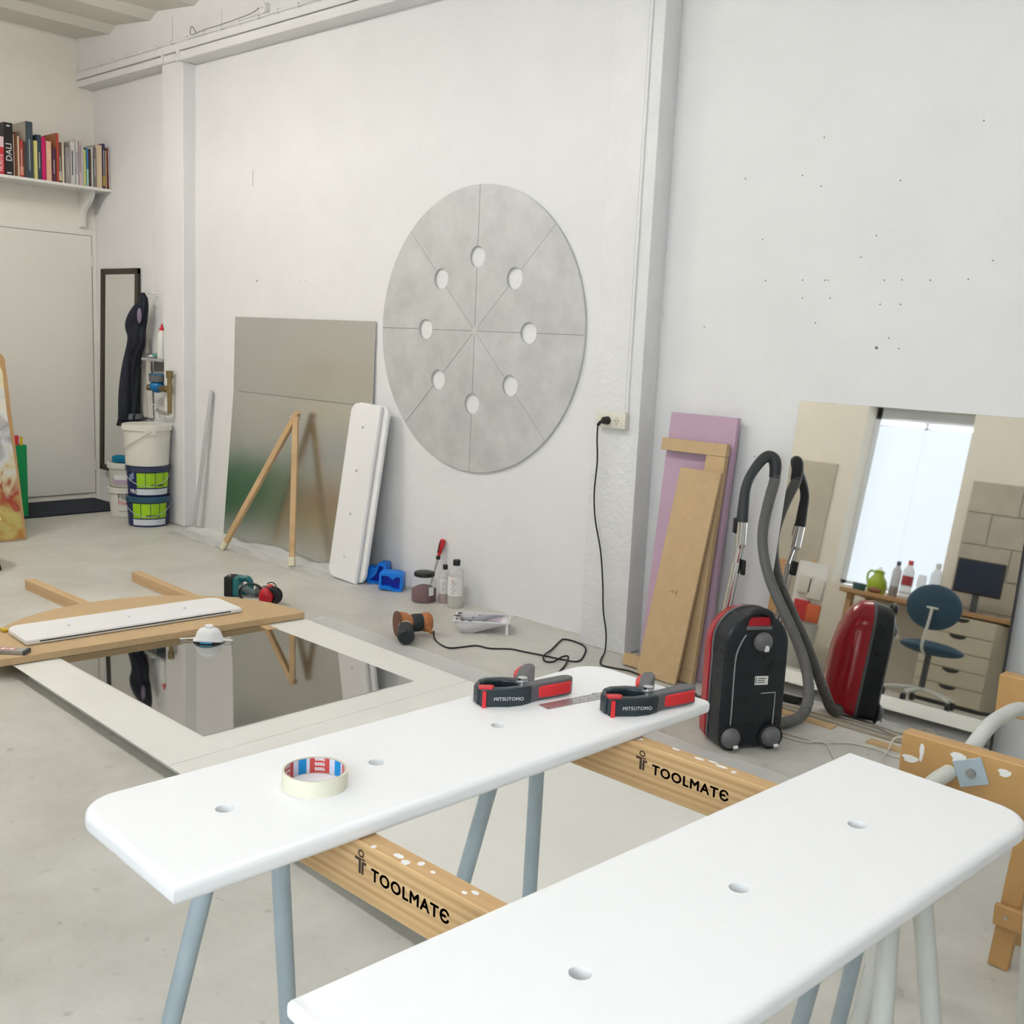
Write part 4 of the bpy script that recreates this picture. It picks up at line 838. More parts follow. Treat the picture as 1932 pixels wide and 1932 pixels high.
obj('drain_elbow', MB().tube([(0.243, -0.035, -0.19), (0.225, -0.036, -0.205), (0.15, -0.04, -0.205), (0.07, -0.045, -0.19)], 0.014, 10, 4), mat('pipe_grey', (0.38, 0.37, 0.34), 0.5, 0.5), t, 60)
obj('tap', MB().cyl((0.06, -0.045, -0.20), (0.06, -0.045, -0.16), 0.013).box(0.015, 0.065, -0.052, -0.038, -0.158, -0.148, bevel=0.003).cyl((0.085, -0.045, -0.19), (0.085, -0.045, -0.25), 0.012), mat('tap_white', (0.6, 0.6, 0.57), 0.5), t)
obj('supply_pipe', MB().cyl((-0.015, 0.085, -0.36), (-0.015, 0.085, 0.168), 0.010), brass, t)
tag(obj('drain_pipe', MB().cyl((-7.705, 4.187, 0.0), (-7.705, 4.187, 0.72), 0.028, seg=24).cyl((-7.705, 4.187, 0.70), (-7.705, 4.187, 0.74), 0.032, seg=24), mat('pipe_cream', (0.55, 0.54, 0.42), 0.6)), 'cream standpipe behind the stacked buckets', 'pipe')

# ================================================================== buckets
def bucket(label, loc, r0, r1, h, m, lid_m, rot=0.0, lid_h=0.035, cat='bucket', group='stacked paint buckets', open_top=False):
    t = thing('paint_bucket', label, cat, loc, rot, group)
    prof = [(0, 0.0), (r0 - 0.004, 0.0), (r0, 0.004), (r1, h - 0.004), (r1, h)]
    obj('pail', MB().lathe(prof, 48), m, t, 40)
    obj('lid', MB().lathe([(r1 - 0.012, h + (0.006 if not open_top else -0.01)), (r1 + 0.004, h + 0.006), (r1 + 0.008, h + 0.002), (r1 + 0.008, h - lid_h), (r1 + 0.002, h - lid_h - 0.004), (r1 - 0.002, h - lid_h)], 48), lid_m, t, 40)
    obj('lid_top', MB().lathe([(0, h + 0.001), (r1 - 0.01, h + 0.001), (r1 - 0.01, h - 0.004), (0, h - 0.004)], 48), lid_m, t)
    return t
def arc_patch(t, name, r, a0, a1, z0, z1, m, n=12, rtop=None):
    rt = r if rtop is None else rtop
    return obj(name, MB().grid(lambda u, v: ((r + (rt - r) * v) * math.cos(a0 + (a1 - a0) * u), (r + (rt - r) * v) * math.sin(a0 + (a1 - a0) * u), z0 + (z1 - z0) * v), n, 1), m, t, 60, False)
green = mat('label_green', (0.30, 0.55, 0.01), 0.45); navy = mat('bucket_navy', (0.012, 0.02, 0.10), 0.4); pale = mat('label_pale', (0.62, 0.66, 0.72), 0.5)
BX, BY = -7.385, 3.955
view = math.atan2(-BY, -BX)       # towards the lens
def green_bucket(label, z, lid_m, rot):
    r0, r1, h = 0.143, 0.155, 0.222
    t = bucket(label, (BX, BY, z), r0, r1, h, navy, lid_m)
    rr = lambda q: r0 + (r1 - r0) * q + 0.0012
    for k in range(4):
        a1 = view + rot - 0.70 + k * 0.46
        arc_patch(t, 'label_panel', rr(0.30), a1, a1 + 0.43, h * 0.30, h * 0.80, green, 8, rr(0.80))
    arc_patch(t, 'label_strip', rr(0.06), view + rot - 0.72, view + rot + 1.08, h * 0.06, h * 0.26, pale, 20, rr(0.26))
    arc_patch(t, 'printed_line', rr(0.36) + 0.001, view + rot + 0.0, view + rot + 0.62, h * 0.36, h * 0.41, ink, 8, rr(0.41) + 0.001)
    # bail handle
    pts = [(1.0 * (r1 + 0.01) * math.cos(view + a), (r1 + 0.01) * math.sin(view + a), h - 0.03 - 0.11 * math.cos(a * 1.02) ** 1 if abs(a) < 1.5 else h - 0.03) for a in [-1.5 + 3.0 * i / 14 for i in range(15)]]
    obj('bail_handle', MB().tube(pts, 0.0025, 6, 3), mat('bail_grey', (0.5, 0.52, 0.55), 0.4), t, 60)
    return t, rr, h
t, rr, h = green_bucket('navy bucket with green label panels and blue lid, at the bottom of the stack', 0.0, mat('lid_teal', (0.02, 0.07, 0.13), 0.4), -0.10)
t, rr, h = green_bucket('navy bucket with green label panels, in the middle of the stack', 0.230, mat('lid_shiny', (0.03, 0.04, 0.09), 0.2), 0.14)
me = text_mesh('PRO', 0.045, bold=0.001, extrude=0.0, align='CENTER')
for v in me.vertices:
    a = view + 0.14 - 0.86 + v.co.x / 0.146; zz = 0.022 + v.co.y; r = rr(zz / h) + 0.0015; v.co = Vector((r * math.cos(a), r * math.sin(a), zz))
link('brand_print', me, print_white, t, None)
dr = MB()
for k in range(4): dr.grid(lambda u, v: ((rr(0.8) + 0.001) * math.cos(view - 1.0 + 0.08 * k + 0.05 * u), (rr(0.8) + 0.001) * math.sin(view - 1.0 + 0.08 * k + 0.05 * u), h * (0.5 + 0.03 * k) + 0.05 * v), 2, 1)
o = obj('small_print', dr, mat('print_skyblue', (0.35, 0.45, 0.7), 0.5), t, None, False); o['kind'] = 'stuff'
wb_m = mat('pail_white', (0.74, 0.73, 0.66), 0.5, var=0.06, vscale=10)
t = bucket('large white tub with a bail handle on top of the green label buckets', (BX + 0.01, BY - 0.01, 0.459), 0.155, 0.172, 0.30, wb_m, wb_m, open_top=True)
pts = [((0.172 + 0.008) * math.cos(view + a), (0.172 + 0.008) * math.sin(view + a), z) for a, z in ((0.15, 0.262), (-0.1, 0.235), (-0.35, 0.205), (-0.7, 0.17), (-1.0, 0.145), (-1.3, 0.125))]
obj('bail_handle', MB().tube(pts, 0.004, 8, 4), mat('bail_cream', (0.66, 0.62, 0.52), 0.5), t, 60)
arc_patch(t, 'handle_lug', 0.177, view - 0.12, view + 0.38, 0.235, 0.268, wb_m, 8, 0.179)
tub = mat('tub_white', (0.72, 0.71, 0.66), 0.5, var=0.04, vscale=8)
FX, FY = -7.835, 4.02; fv = math.atan2(-FY, -FX)
t = bucket('white paint bucket with black and red printed name beside the green label buckets', (FX, FY, 0.0), 0.125, 0.142, 0.225, tub, tub)
def curved(txt, size, r0, dr, ac, z, m, t, bold=0.0):
    me = text_mesh(txt, size, bold=bold, extrude=0.0)
    for v in me.vertices:
        zz = z + v.co.y; r = r0 + dr * zz; a = ac + v.co.x / r0; v.co = Vector((r * math.cos(a), r * math.sin(a), zz))
    link('brand_print', me, m, t, None)
curved('Fl\u00fcgger', 0.058, 0.1265, 0.075, fv - 0.55, 0.145, ink, t)
curved('Flutex', 0.048, 0.1265, 0.075, fv - 0.55, 0.100, tr_red, t)
for k in range(4): arc_patch(t, 'printed_line', 0.1285, fv - 0.50, fv + 0.1, 0.045 + k * 0.011, 0.050 + k * 0.011, mid_grey, 6)
t = bucket('white tub with torn lilac label stacked on the printed bucket', (FX, FY, 0.233), 0.125, 0.142, 0.185, tub, tub)
arc_patch(t, 'torn_label', 0.132, fv - 0.9, fv + 0.9, 0.030, 0.075, mat('label_lilac', (0.48, 0.36, 0.50), 0.6), 18)
arc_patch(t, 'torn_paper', 0.134, fv - 0.8, fv + 0.3, 0.062, 0.098, paper, 12)
t = thing('sponge', 'blue sponge lying on the white tub', 'sponge', (FX + 0.045, FY - 0.055, 0.4245), 0.7)
obj('sponge_body', MB().box(-0.075, 0.075, -0.045, 0.045, 0, 0.055, RX(0.0), bevel=0.014, seg=3), mat('sponge_blue', (0.0, 0.15, 0.27), 0.9, bump=0.6, bscale=120), t, 60)

# ================================================================== left edge: painting, green box, stool
t = thing('painting', 'large round cornered painting with cream, grey and red strokes at the frame edge', 'painting', M=frame((-7.27, 2.995, 0.004), (0, 1, 0), Vector((1, 0, 0.155))))
def paint_mat():
    m = mat('painted_board', (0.7, 0.65, 0.5), 0.6)
    nt = m.node_tree; b = nt.nodes['Principled BSDF']
    tc = nt.nodes.new('ShaderNodeTexCoord'); sp = nt.nodes.new('ShaderNodeSeparateXYZ'); nz = nt.nodes.new('ShaderNodeTexNoise'); nz.inputs['Scale'].default_value = 5; nz.inputs['Distortion'].default_value = 1.5
    ad = nt.nodes.new('ShaderNodeMath'); ad.operation = 'MULTIPLY_ADD'; ad.inputs[1].default_value = 0.55
    mp = nt.nodes.new('ShaderNodeMapRange'); mp.inputs[1].default_value = 0.0; mp.inputs[2].default_value = 1.27; mp.inputs[3].default_value = -0.27; mp.inputs[4].default_value = 0.73
    r = nt.nodes.new('ShaderNodeValToRGB'); cr_ = r.color_ramp
    cr_.elements[0].position = 0.0; cr_.elements[0].color = (0.42, 0.22, 0.04, 1); cr_.elements[1].position = 1.0; cr_.elements[1].color = (0.62, 0.58, 0.46, 1)
    for p, c in ((0.10, (0.50, 0.44, 0.14)), (0.24, (0.30, 0.03, 0.02)), (0.34, (0.55, 0.50, 0.30)), (0.48, (0.60, 0.62, 0.64)), (0.60, (0.30, 0.30, 0.29)), (0.72, (0.66, 0.66, 0.64)), (0.85, (0.78, 0.70, 0.44))):
        e = cr_.elements.new(p); e.color = (*c, 1)
    nt.links.new(tc.outputs['Object'], sp.inputs[0]); nt.links.new(tc.outputs['Object'], nz.inputs[0])
    nt.links.new(sp.outputs[1], mp.inputs[0]); nt.links.new(nz.outputs[0], ad.inputs[0]); nt.links.new(mp.outputs[0], ad.inputs[2])
    nt.links.new(ad.outputs[0], r.inputs[0]); nt.links.new(r.outputs[0], b.inputs['Base Color']); return m
ph = 1.275; R = 0.055
ol = [(-0.85, 0.0), (0.0, 0.0)] + [(-0.035 - R + R * math.cos(a), ph - R + R * math.sin(a)) for a in [PI / 2 * i / 8 for i in range(9)]] + [(-0.85, ph)]
obj('board', MB().prism(ol, -0.012, 0.0), mat('board_brown', (0.45, 0.27, 0.12), 0.7), t, 20)
ins = [(-0.84, 0.015), (-0.020, 0.015), (-0.030, 0.5), (-0.055, 0.85), (-0.060, 1.15), (-0.085, 1.22), (-0.84, 1.235)]
obj('painted_field', MB().prism(ins, 0.0, 0.002), paint_mat(), t, 20)
obj('back_prop', MB().box(-0.45, -0.41, 0.0, 0.85, -0.03, -0.012, frame((0, 0, 0), (1, 0, 0), (0, 0.25, 1))), pine, t)
t = thing('green_box', 'long green box standing behind the painting', 'box', (-8.17, 3.30, 0.0))
gm = mat('box_green', (0.0, 0.26, 0.075), 0.5)
obj('box_shell', MB().box(-0.16, 0.07, -0.85, -0.842, 0, 0.555).box(-0.16, 0.07, 0.047, 0.055, 0, 0.555).box(-0.16, -0.152, -0.842, 0.047, 0, 0.555).box(0.062, 0.07, -0.842, 0.047, 0, 0.555).box(-0.152, 0.062, -0.842, 0.047, 0, 0.008), gm, t)
obj('cut_out', MB().box(0.0695, 0.0708, -0.10, -0.01, 0.26, 0.42), black_pl, t)
tag(obj('red_stick', MB().box(-0.016, 0.016, -0.012, 0.012, 0.0, 0.62, frame((-8.13, 3.25, 0.0085), (1, 0, 0), (0.0, 0.045, 0.62)), bevel=0.003), mat('stick_red', (0.5, 0.02, 0.03), 0.5)), 'red rod sticking out of the green box', 'rod')
tag(obj('yellow_stick', MB().box(-0.010, 0.010, -0.009, 0.009, 0.0, 0.61, frame((-8.13, 3.30, 0.0085), (1, 0, 0), (0.0, 0.03, 0.62)), bevel=0.003), mat('stick_yellow', (0.65, 0.45, 0.02), 0.5)), 'yellow rod sticking out of the green box', 'rod')
tag(obj('pale_stick', MB().box(-0.012, 0.012, -0.02, 0.02, 0.0, 0.575, frame((-8.13, 3.222, 0.0085), (1, 0, 0), (0.0, 0.0, 0.6)), bevel=0.003), mat('stick_pale', (0.6, 0.55, 0.5), 0.6)), 'pale rod sticking out of the green box', 'rod')
t = thing('low_stool', 'low stool with white round seat and black legs at the frame edge', 'stool', (-6.60, 2.325, 0.0))
obj('seat', MB().lathe([(0, 0.235), (0.15, 0.235), (0.20, 0.26), (0.225, 0.30), (0.20, 0.345), (0.15, 0.36), (0, 0.365)], 40), white_paint, t, 60)
for k in range(4):
    a = 0.84 + k * PI / 2
    obj('leg', MB().cyl((0.16 * math.cos(a), 0.16 * math.sin(a), 0.245), (0.225 * math.cos(a), 0.225 * math.sin(a), 0.0), 0.014, 0.012), black_pl, t)

# ================================================================== socket, cables, junction box
t = thing('wall_socket', 'cream double wall socket on the rough pilaster', 'socket', M=frame((-3.118, 4.088, 1.147), (1, 0, 0), (0, -1, 0)))
cream = mat('socket_cream', (0.72, 0.70, 0.60), 0.4)
obj('housing', MB().box(-0.078, 0.090, -0.040, 0.036, 0, 0.030, bevel=0.004), cream, t)
for k, x in enumerate((-0.040, 0.038)):
    w_ = obj('socket_well', MB().cyl((x, 0, 0.0302), (x, 0, 0.0312), 0.0175, seg=24), mat('well_cream', (0.60, 0.58, 0.47), 0.5), t)
    for px, py in ((-0.009, -0.002), (0.009, -0.002), (0.0, -0.017)):
        obj('pin_hole', MB().cyl((x + px, py, 0.0312), (x + px, py, 0.0316), 0.0028, seg=8), ink, w_)
t = thing('power_cable', 'black cable plugged into the wall socket, hanging to the floor', 'cable', (-3.13, 4.05, 0))
obj('plug', MB().cyl((-0.004, 0.0055, 1.143), (-0.004, -0.022, 1.143), 0.021, 0.017, 20).tube([(-0.004, -0.014, 1.143), (-0.022, -0.02, 1.136), (-0.04, -0.02, 1.118)], 0.008, 10, 4), black_pl, t, 50)
CB = [(-3.17, 4.03, 1.112), (-3.181, 4.045, 1.044), (-3.180, 4.055, 0.94), (-3.191, 4.06, 0.781), (-3.175, 4.06, 0.651), (-3.130, 4.06, 0.499), (-3.105, 4.06, 0.343), (-3.092, 4.06, 0.212), (-3.062, 4.055, 0.10), (-3.035, 4.02, 0.02), (-3.005, 3.955, 0.005), (-2.94, 3.872, 0.005), (-2.865, 3.88, 0.005), (-2.793, 3.900, 0.005), (-2.695, 3.877, 0.005), (-2.584, 3.825, 0.005), (-2.512, 3.846, 0.005), (-2.45, 3.87, 0.005), (-2.40, 3.86, 0.005)]
obj('cord', MB().tube([(x + 3.13, y - 4.05, z) for x, y, z in CB], 0.0038, 8, 6), black_rub, t, 60)
t = thing('trim_6', 'white cable conduit running down the rough pilaster to the socket', 'conduit', (-3.043, 4.09, 1.185)); t['kind'] = 'structure'
obj('conduit', MB().box(-0.008, 0.008, -0.010, 0.001, 0.0, 2.15, bevel=0.003, seg=1), plaster, t)
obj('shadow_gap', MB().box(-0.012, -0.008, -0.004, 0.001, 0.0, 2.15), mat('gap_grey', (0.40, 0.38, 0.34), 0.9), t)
t = thing('junction_box', 'round white junction box with cables on the beam', 'junction box', M=frame((-6.085, 4.10, 3.51), (1, 0, 0), (0, -1, 0)))
obj('box_body', MB().lathe([(0.036, 0), (0.036, 0.03), (0.032, 0.036), (0, 0.036)], 24), white_paint, t, 40)
obj('lid_screw', MB().cyl((0, 0, 0.036), (0, 0, 0.038), 0.006, seg=8), steel, t)
C2 = [(-8.66, 4.066, 3.462), (-8.127, 4.066, 3.462), (-7.37, 4.066, 3.462), (-6.92, 4.066, 3.462), (-6.68, 4.066, 3.463), (-6.121, 4.066, 3.462), (-5.72, 4.066, 3.462), (-5.3, 4.066, 3.462), (-4.5, 4.066, 3.462)]
t = thing('surface_cable', 'white painted cable clipped along the top of the beam', 'cable', (-7.0, 4.066, 3.462))
obj('cord', MB().tube([(x + 7.0, y - 4.066, z - 3.462) for x, y, z in C2], 0.006, 8, 3), plaster, t, 60)
for k in range(18): obj('clip', MB().box(-1.5 + k * 0.215 - 0.006, -1.5 + k * 0.215 + 0.006, -0.010, 0.014, -0.012, 0.014, bevel=0.002, seg=1), white_paint, t)
obj('loose_loop', MB().tube([(0.12, 0.0, 0.02), (0.09, -0.01, 0.06), (0.07, -0.01, 0.05), (0.08, -0.01, 0.01), (0.25, -0.008, 0.018), (0.50, -0.006, 0.02), (0.78, -0.006, 0.03), (0.885, -0.004, 0.05)], 0.003, 6, 5), mid_grey, t, 60)

# ================================================================== boards leaning right of the pilaster
pink = mat('foam_pink', (0.50, 0.35, 0.45), 0.8, var=0.06, vscale=6)
leaning('foam_board', 'tall lilac pink foam board leaning on the wall', 'foam board', -2.838, -2.480, 4.055, 4.185, 1.205, 0.025, pink, zb=0.001)
t = thing('three_sided_cutout', 'three sided fibreboard frame leaning on the pink foam board', 'frame', M=frame((-2.665, 3.985, 0.003), (1, 0, 0), (0, -math.cos(0.135), math.sin(0.135))))
obj('rail', MB().box(-0.175, 0.175, 1.035, 1.092, 0, 0.030, bevel=0.001, seg=1), mdf, t)
obj('stile', MB().box(0.075, 0.175, 0.058, 1.034, 0, 0.030, bevel=0.001, seg=1), mdf, t)
obj('rail', MB().box(-0.215, 0.175, 0.0, 0.057, 0, 0.030, bevel=0.001, seg=1), mdf, t)
t = thing('fibreboard_offcut', 'narrow fibreboard panel with a pencilled arrow, front of the leaning boards', 'board', M=frame((-2.642, 3.912, 0.002), Vector((1, -0.05, 0)), Vector((0, -math.cos(0.172), math.sin(0.172)))))
sk = Matrix(((1, 0.045, 0, 0), (0, 1, 0, 0), (0, 0, 1, 0), (0, 0, 0, 1)))
obj('panel', MB().box(-0.112, 0.104, 0.0, 0.975, 0, 0.016, sk, bevel=0.001, seg=1), mdf, t)
obj('pencil_arrow', MB().box(-0.014, 0.014, 0.409, 0.4108, 0.016, 0.0163).box(0, 0.013, -0.001, 0.001, 0.016, 0.0163, T(0.014, 0.410, 0) @ RZ(2.55)).box(0, 0.013, -0.001, 0.001, 0.016, 0.0163, T(0.014, 0.410, 0) @ RZ(-2.55)).box(0.024, 0.029, 0.400, 0.418, 0.016, 0.0163), mat('pencil_brown', (0.16, 0.10, 0.06), 0.8), t)

# ================================================================== vacuum cleaner
t = thing('vacuum_cleaner', 'black and red vacuum cleaner parked upright in front of the leaning mirror', 'vacuum cleaner', (-1.912, 3.478, 0.0), math.radians(56))
vb = mat('vacuum_black', (0.010, 0.016, 0.022), 0.3, var=0.5, vscale=14, rvar=0.12); vr = mat('vacuum_red', (0.42, 0.008, 0.02), 0.22); vg = mat('vacuum_grey', (0.14, 0.14, 0.15), 0.45)
def arch(hw, z0, z1, R, n=12, rb=0.03):
    pts = [Vector((-hw + rb, 0, z0)), Vector((hw - rb, 0, z0))]
    pts += [Vector((hw - rb + rb * math.sin(a), 0, z0 + rb - rb * math.cos(a))) for a in [PI / 2 * i / 4 for i in range(1, 5)]]
    pts += [Vector((hw - R + R * math.cos(a), 0, z1 - R + R * math.sin(a))) for a in [PI / 2 * i / n for i in range(n + 1)]]
    pts += [Vector((-hw + R + R * math.cos(a), 0, z1 - R + R * math.sin(a))) for a in [PI / 2 + PI / 2 * i / n for i in range(n + 1)]]
    pts += [Vector((-hw + rb - rb * math.cos(a), 0, z0 + rb - rb * math.sin(a))) for a in [PI / 2 * i / 4 for i in range(0, 4)]]
    return pts
def ringat(y, hw, z0, z1, R): return [p + Vector((0, y, 0)) for p in arch(hw, z0, z1, R)]
obj('base_shell', MB().loft([ringat(0.0, 0.118, 0.022, 0.520, 0.114), ringat(0.010, 0.130, 0.012, 0.534, 0.127), ringat(0.09, 0.136, 0.010, 0.542, 0.132)]), vb, t, 45)
obj('trim_band', MB().loft([ringat(0.09, 0.139, 0.010, 0.545, 0.134), ringat(0.104, 0.139, 0.010, 0.545, 0.134)]), vg, t, 45)
obj('top_shell', MB().loft([ringat(0.104, 0.144, 0.012, 0.545, 0.138), ringat(0.15, 0.144, 0.018, 0.535, 0.138), ringat(0.19, 0.128, 0.030, 0.495, 0.124), ringat(0.22, 0.09, 0.06, 0.42, 0.088), ringat(0.235, 0.05, 0.09, 0.34, 0.048)]), vr, t, 60)
rid = mat('worn_edge', (0.32, 0.34, 0.34), 0.6)
obj('ridge', MB().tube([(-0.086, -0.001, 0.05), (-0.086, -0.001, 0.20), (-0.086, -0.001, 0.36), (-0.07, -0.001, 0.42), (-0.05, -0.001, 0.455)], 0.0028, 6, 5), rid, t, 60)
obj('ridge', MB().tube([(0.088, -0.001, 0.06), (0.088, -0.001, 0.15), (0.088, -0.001, 0.222), (0.082, -0.001, 0.226), (0.03, -0.001, 0.224)], 0.0024, 6, 4), rid, t, 60)
for s in (-1, 1):
    wl = obj('wheel', MB().sphere((s * 0.083, -0.004, 0.052), 0.040, 20, 12, (1, 0.75, 1)), vg, t, 60)
    obj('wheel_arch', MB().lathe([(0.040, 0.0), (0.050, 0.0), (0.050, 0.006), (0.040, 0.006)], 24, T(s * 0.083, 0.001, 0.052) @ RX(PI / 2)), black_pl, wl)
    obj('wheel_hub', MB().cyl((s * 0.083 + 0.012, -0.028, 0.028), (s * 0.083 + 0.012, -0.034, 0.020), 0.010), print_white, wl)
cw = obj('caster', MB().sphere((0.018, -0.006, 0.428), 0.038, 20, 12, (1, 0.7, 1)), vg, t, 60)
obj('caster_ring', MB().lathe([(0.038, 0), (0.046, 0), (0.046, 0.005), (0.038, 0.005)], 24, T(0.018, 0.001, 0.428) @ RX(PI / 2)), black_pl, cw)
obj('caster_wheel', MB().cyl((0.016, -0.032, 0.408), (0.026, -0.032, 0.408), 0.012), print_white, cw)
obj('rating_label', MB().box(0.0, 0.054, -0.0012, 0.0005, 0.258, 0.292), paper, t)
o = obj('label_print', MB().box(0.012, 0.045, -0.0016, -0.001, 0.282, 0.285).box(0.012, 0.040, -0.0016, -0.001, 0.274, 0.277).box(0.012, 0.042, -0.0016, -0.001, 0.266, 0.269).box(0.003, 0.006, -0.0016, -0.001, 0.262, 0.288), ink, t)
hn = obj('carry_handle', MB().tube([(-0.055, 0.012, 0.492), (-0.045, 0.002, 0.530), (0.0, 0.0, 0.546), (0.045, 0.002, 0.530), (0.055, 0.012, 0.492)], 0.013, 12, 5), black_pl, t, 60)
obj('handle_recess', MB().box(-0.045, 0.045, -0.0008, 0.004, 0.488, 0.522, bevel=0.001, seg=1), vr, t)
obj('recess_edge', MB().box(-0.052, 0.052, -0.006, 0.004, 0.474, 0.488, bevel=0.003), vg, t)
# hose, handle and tube stand apart but belong to the cleaner
Lw = Matrix.Translation((-1.912, 3.478, 0)) @ RZ(math.radians(56)); Li = Lw.inverted()
def loc(p): return Li @ Vector(p)
HOSE = [(-2.227, 4.07, 1.0), (-2.225, 4.072, 0.965), (-2.25, 4.078, 0.858), (-2.265, 4.078, 0.738), (-2.25, 4.075, 0.635), (-2.203, 4.068, 0.527), (-2.125, 4.055, 0.415), (-2.038, 4.040, 0.297), (-1.971, 4.015, 0.189), (-1.932, 3.975, 0.104), (-1.917, 3.91, 0.043), (-1.928, 3.82, 0.027), (-1.985, 3.67, 0.03)]
ns = 13 * 12
hose_m = mat('hose_grey', (0.17, 0.17, 0.165), 0.5)
HP = smooth([loc(p) for p in HOSE], 30)
obj('hose', MB().tube(HP, 0.0215, 14, 1, rfun=None), hose_m, t, 60)
hr_ = MB()
hb = bmesh.new()
P = HP; acc = 0; step = 0.0075
last = P[0]
for k in range(1, len(P)):
    seg_ = (P[k] - P[k - 1]); acc += seg_.length
    if acc >= step:
        acc = 0; d = seg_.normalized(); hr_.cyl(P[k] - d * 0.0016, P[k] + d * 0.0016, 0.0238, seg=14, caps=True)
o = obj('hose_ribs', hr_, hose_m, t, 40); o['kind'] = 'stuff'
HD = [(-2.226, 4.07, 0.975), (-2.227, 4.072, 1.02), (-2.237, 4.07, 1.052), (-2.255, 4.05, 1.063), (-2.266, 4.01, 1.042), (-2.262, 3.93, 0.986), (-2.258, 3.893, 0.935), (-2.257, 3.885, 0.873), (-2.255, 3.88, 0.795)]
obj('hose_handle', MB().tube([loc(p) for p in HD], 0.022, 14, 6, rfun=lambda q: 0.0235 + 0.003 * math.sin(q * 7)), mat('handle_black', (0.03, 0.035, 0.037), 0.5), t, 60)
tu = obj('suction_tube', MB().cyl(loc((-2.255, 3.88, 0.80)), loc((-2.2555, 3.88, 0.70)), 0.0235).cyl(loc((-2.2555, 3.88, 0.70)), loc((-2.256, 3.88, 0.685)), 0.0235, 0.018).cyl(loc((-2.256, 3.88, 0.685)), loc((-2.265, 3.88, 0.62)), 0.0175).cyl(loc((-2.265, 3.88, 0.62)), loc((-2.30, 3.80, 0.07)), 0.020), chrome, t, 40)
obj('release_slide', MB().box(-0.01, 0.01, -0.014, 0.014, -0.03, 0.035, T(*loc((-2.276, 3.868, 0.775))), bevel=0.006), black_pl, tu)
obj('release_slide', MB().box(-0.008, 0.008, -0.014, 0.014, -0.03, 0.035, T(*loc((-2.236, 3.885, 0.60))), bevel=0.006), black_pl, tu)
nz = MB().prism([(-0.14, -0.05), (0.14, -0.05), (0.12, 0.03), (0.03, 0.085), (-0.03, 0.085), (-0.12, 0.03)], 0.004, 0.035)
nz2 = obj('floor_nozzle', nz, dark_grey, t, 30); nz2.matrix_local = Li @ T(-2.285, 3.71, 0) @ RZ(math.radians(-8))
obj('neck', MB().cyl((-0.0, 0.05, 0.03), (-0.012, 0.09, 0.085), 0.024), dark_grey, nz2)

# ================================================================== leaning mirror sheet
TH = math.radians(7.8)
MT = Vector((0, 4.212, 1.3)); MY0 = 4.212 - 1.29 * math.tan(TH)
acr = mat('acrylic_mirror', (0.77, 0.765, 0.74), 0.02, 1.0)
t = thing('leaning_mirror', 'large frameless mirror sheet leaning on the wall behind the vacuum cleaner', 'mirror', M=frame((-1.715, MY0, 0.0118), (1, 0, 0), Vector((0, -math.cos(TH), math.sin(TH)))))
obj('mirror_face', MB().box(-0.50, 0.50, 0.0, 1.302, -0.0035, 0.0), acr, t)
obj('back_sheet', MB().box(-0.5006, 0.5006, -0.0006, 1.3028, -0.006, -0.0036), mid_grey, t)
obj('edge_with_shadow', MB().box(0.492, 0.5008, 0.0, 1.302, -0.004, 0.0008), mat('edge_black', (0.02, 0.02, 0.02), 0.6), t)  # black strip for the mirror's edge and the shadow along it
gp = wood('grey_plank', (0.34, 0.30, 0.24), (0.25, 0.21, 0.16))
tag(obj('base_plank', MB().box(-2.16, -1.20, 4.00, 4.17, 0.0, 0.0098), gp), 'flat grey plank under the leaning mirror', 'plank')
for k, (x0, x1, y0, y1) in enumerate(((-2.06, -1.80, 3.935, 3.985), (-1.64, -1.38, 3.905, 3.955))):
    tag(obj('wood_strip', MB().box(x0, x1, y0, y1, 0.0, 0.008), pine), ['thin wooden strip on the floor by the vacuum hose', 'thin wooden strip on the floor by the white cable'][k], 'wood strip', 'thin wooden strips on the floor')
wc = mat('cable_cream', (0.66, 0.62, 0.53), 0.5)
t = thing('extension_cable', 'thin white cable looped on the floor behind the vacuum cleaner', 'cable', (-1.7, 3.75, 0))
for nm, P_ in (('cord', [(-1.99, 3.735, 0.004), (-1.862, 3.746, 0.004), (-1.784, 3.75, 0.004), (-1.741, 3.776, 0.004), (-1.682, 3.837, 0.004), (-1.627, 3.859, 0.004), (-1.555, 3.862, 0.004), (-1.493, 3.845, 0.004), (-1.44, 3.86, 0.02), (-1.47, 3.90, 0.05), (-1.50, 3.90, 0.065), (-1.525, 3.89, 0.055), (-1.535, 3.87, 0.01), (-1.52, 3.80, 0.004), (-1.46, 3.70, 0.004)]),
               ('cord', [(-1.99, 3.70, 0.004), (-1.819, 3.709, 0.004), (-1.759, 3.746, 0.010), (-1.727, 3.749, 0.010), (-1.696, 3.712, 0.004), (-1.641, 3.64, 0.004), (-1.60, 3.60, 0.004)])):
    obj(nm, MB().tube([(x + 1.7, y - 3.75, z) for x, y, z in P_], 0.0035, 8, 5), wc, t, 60)

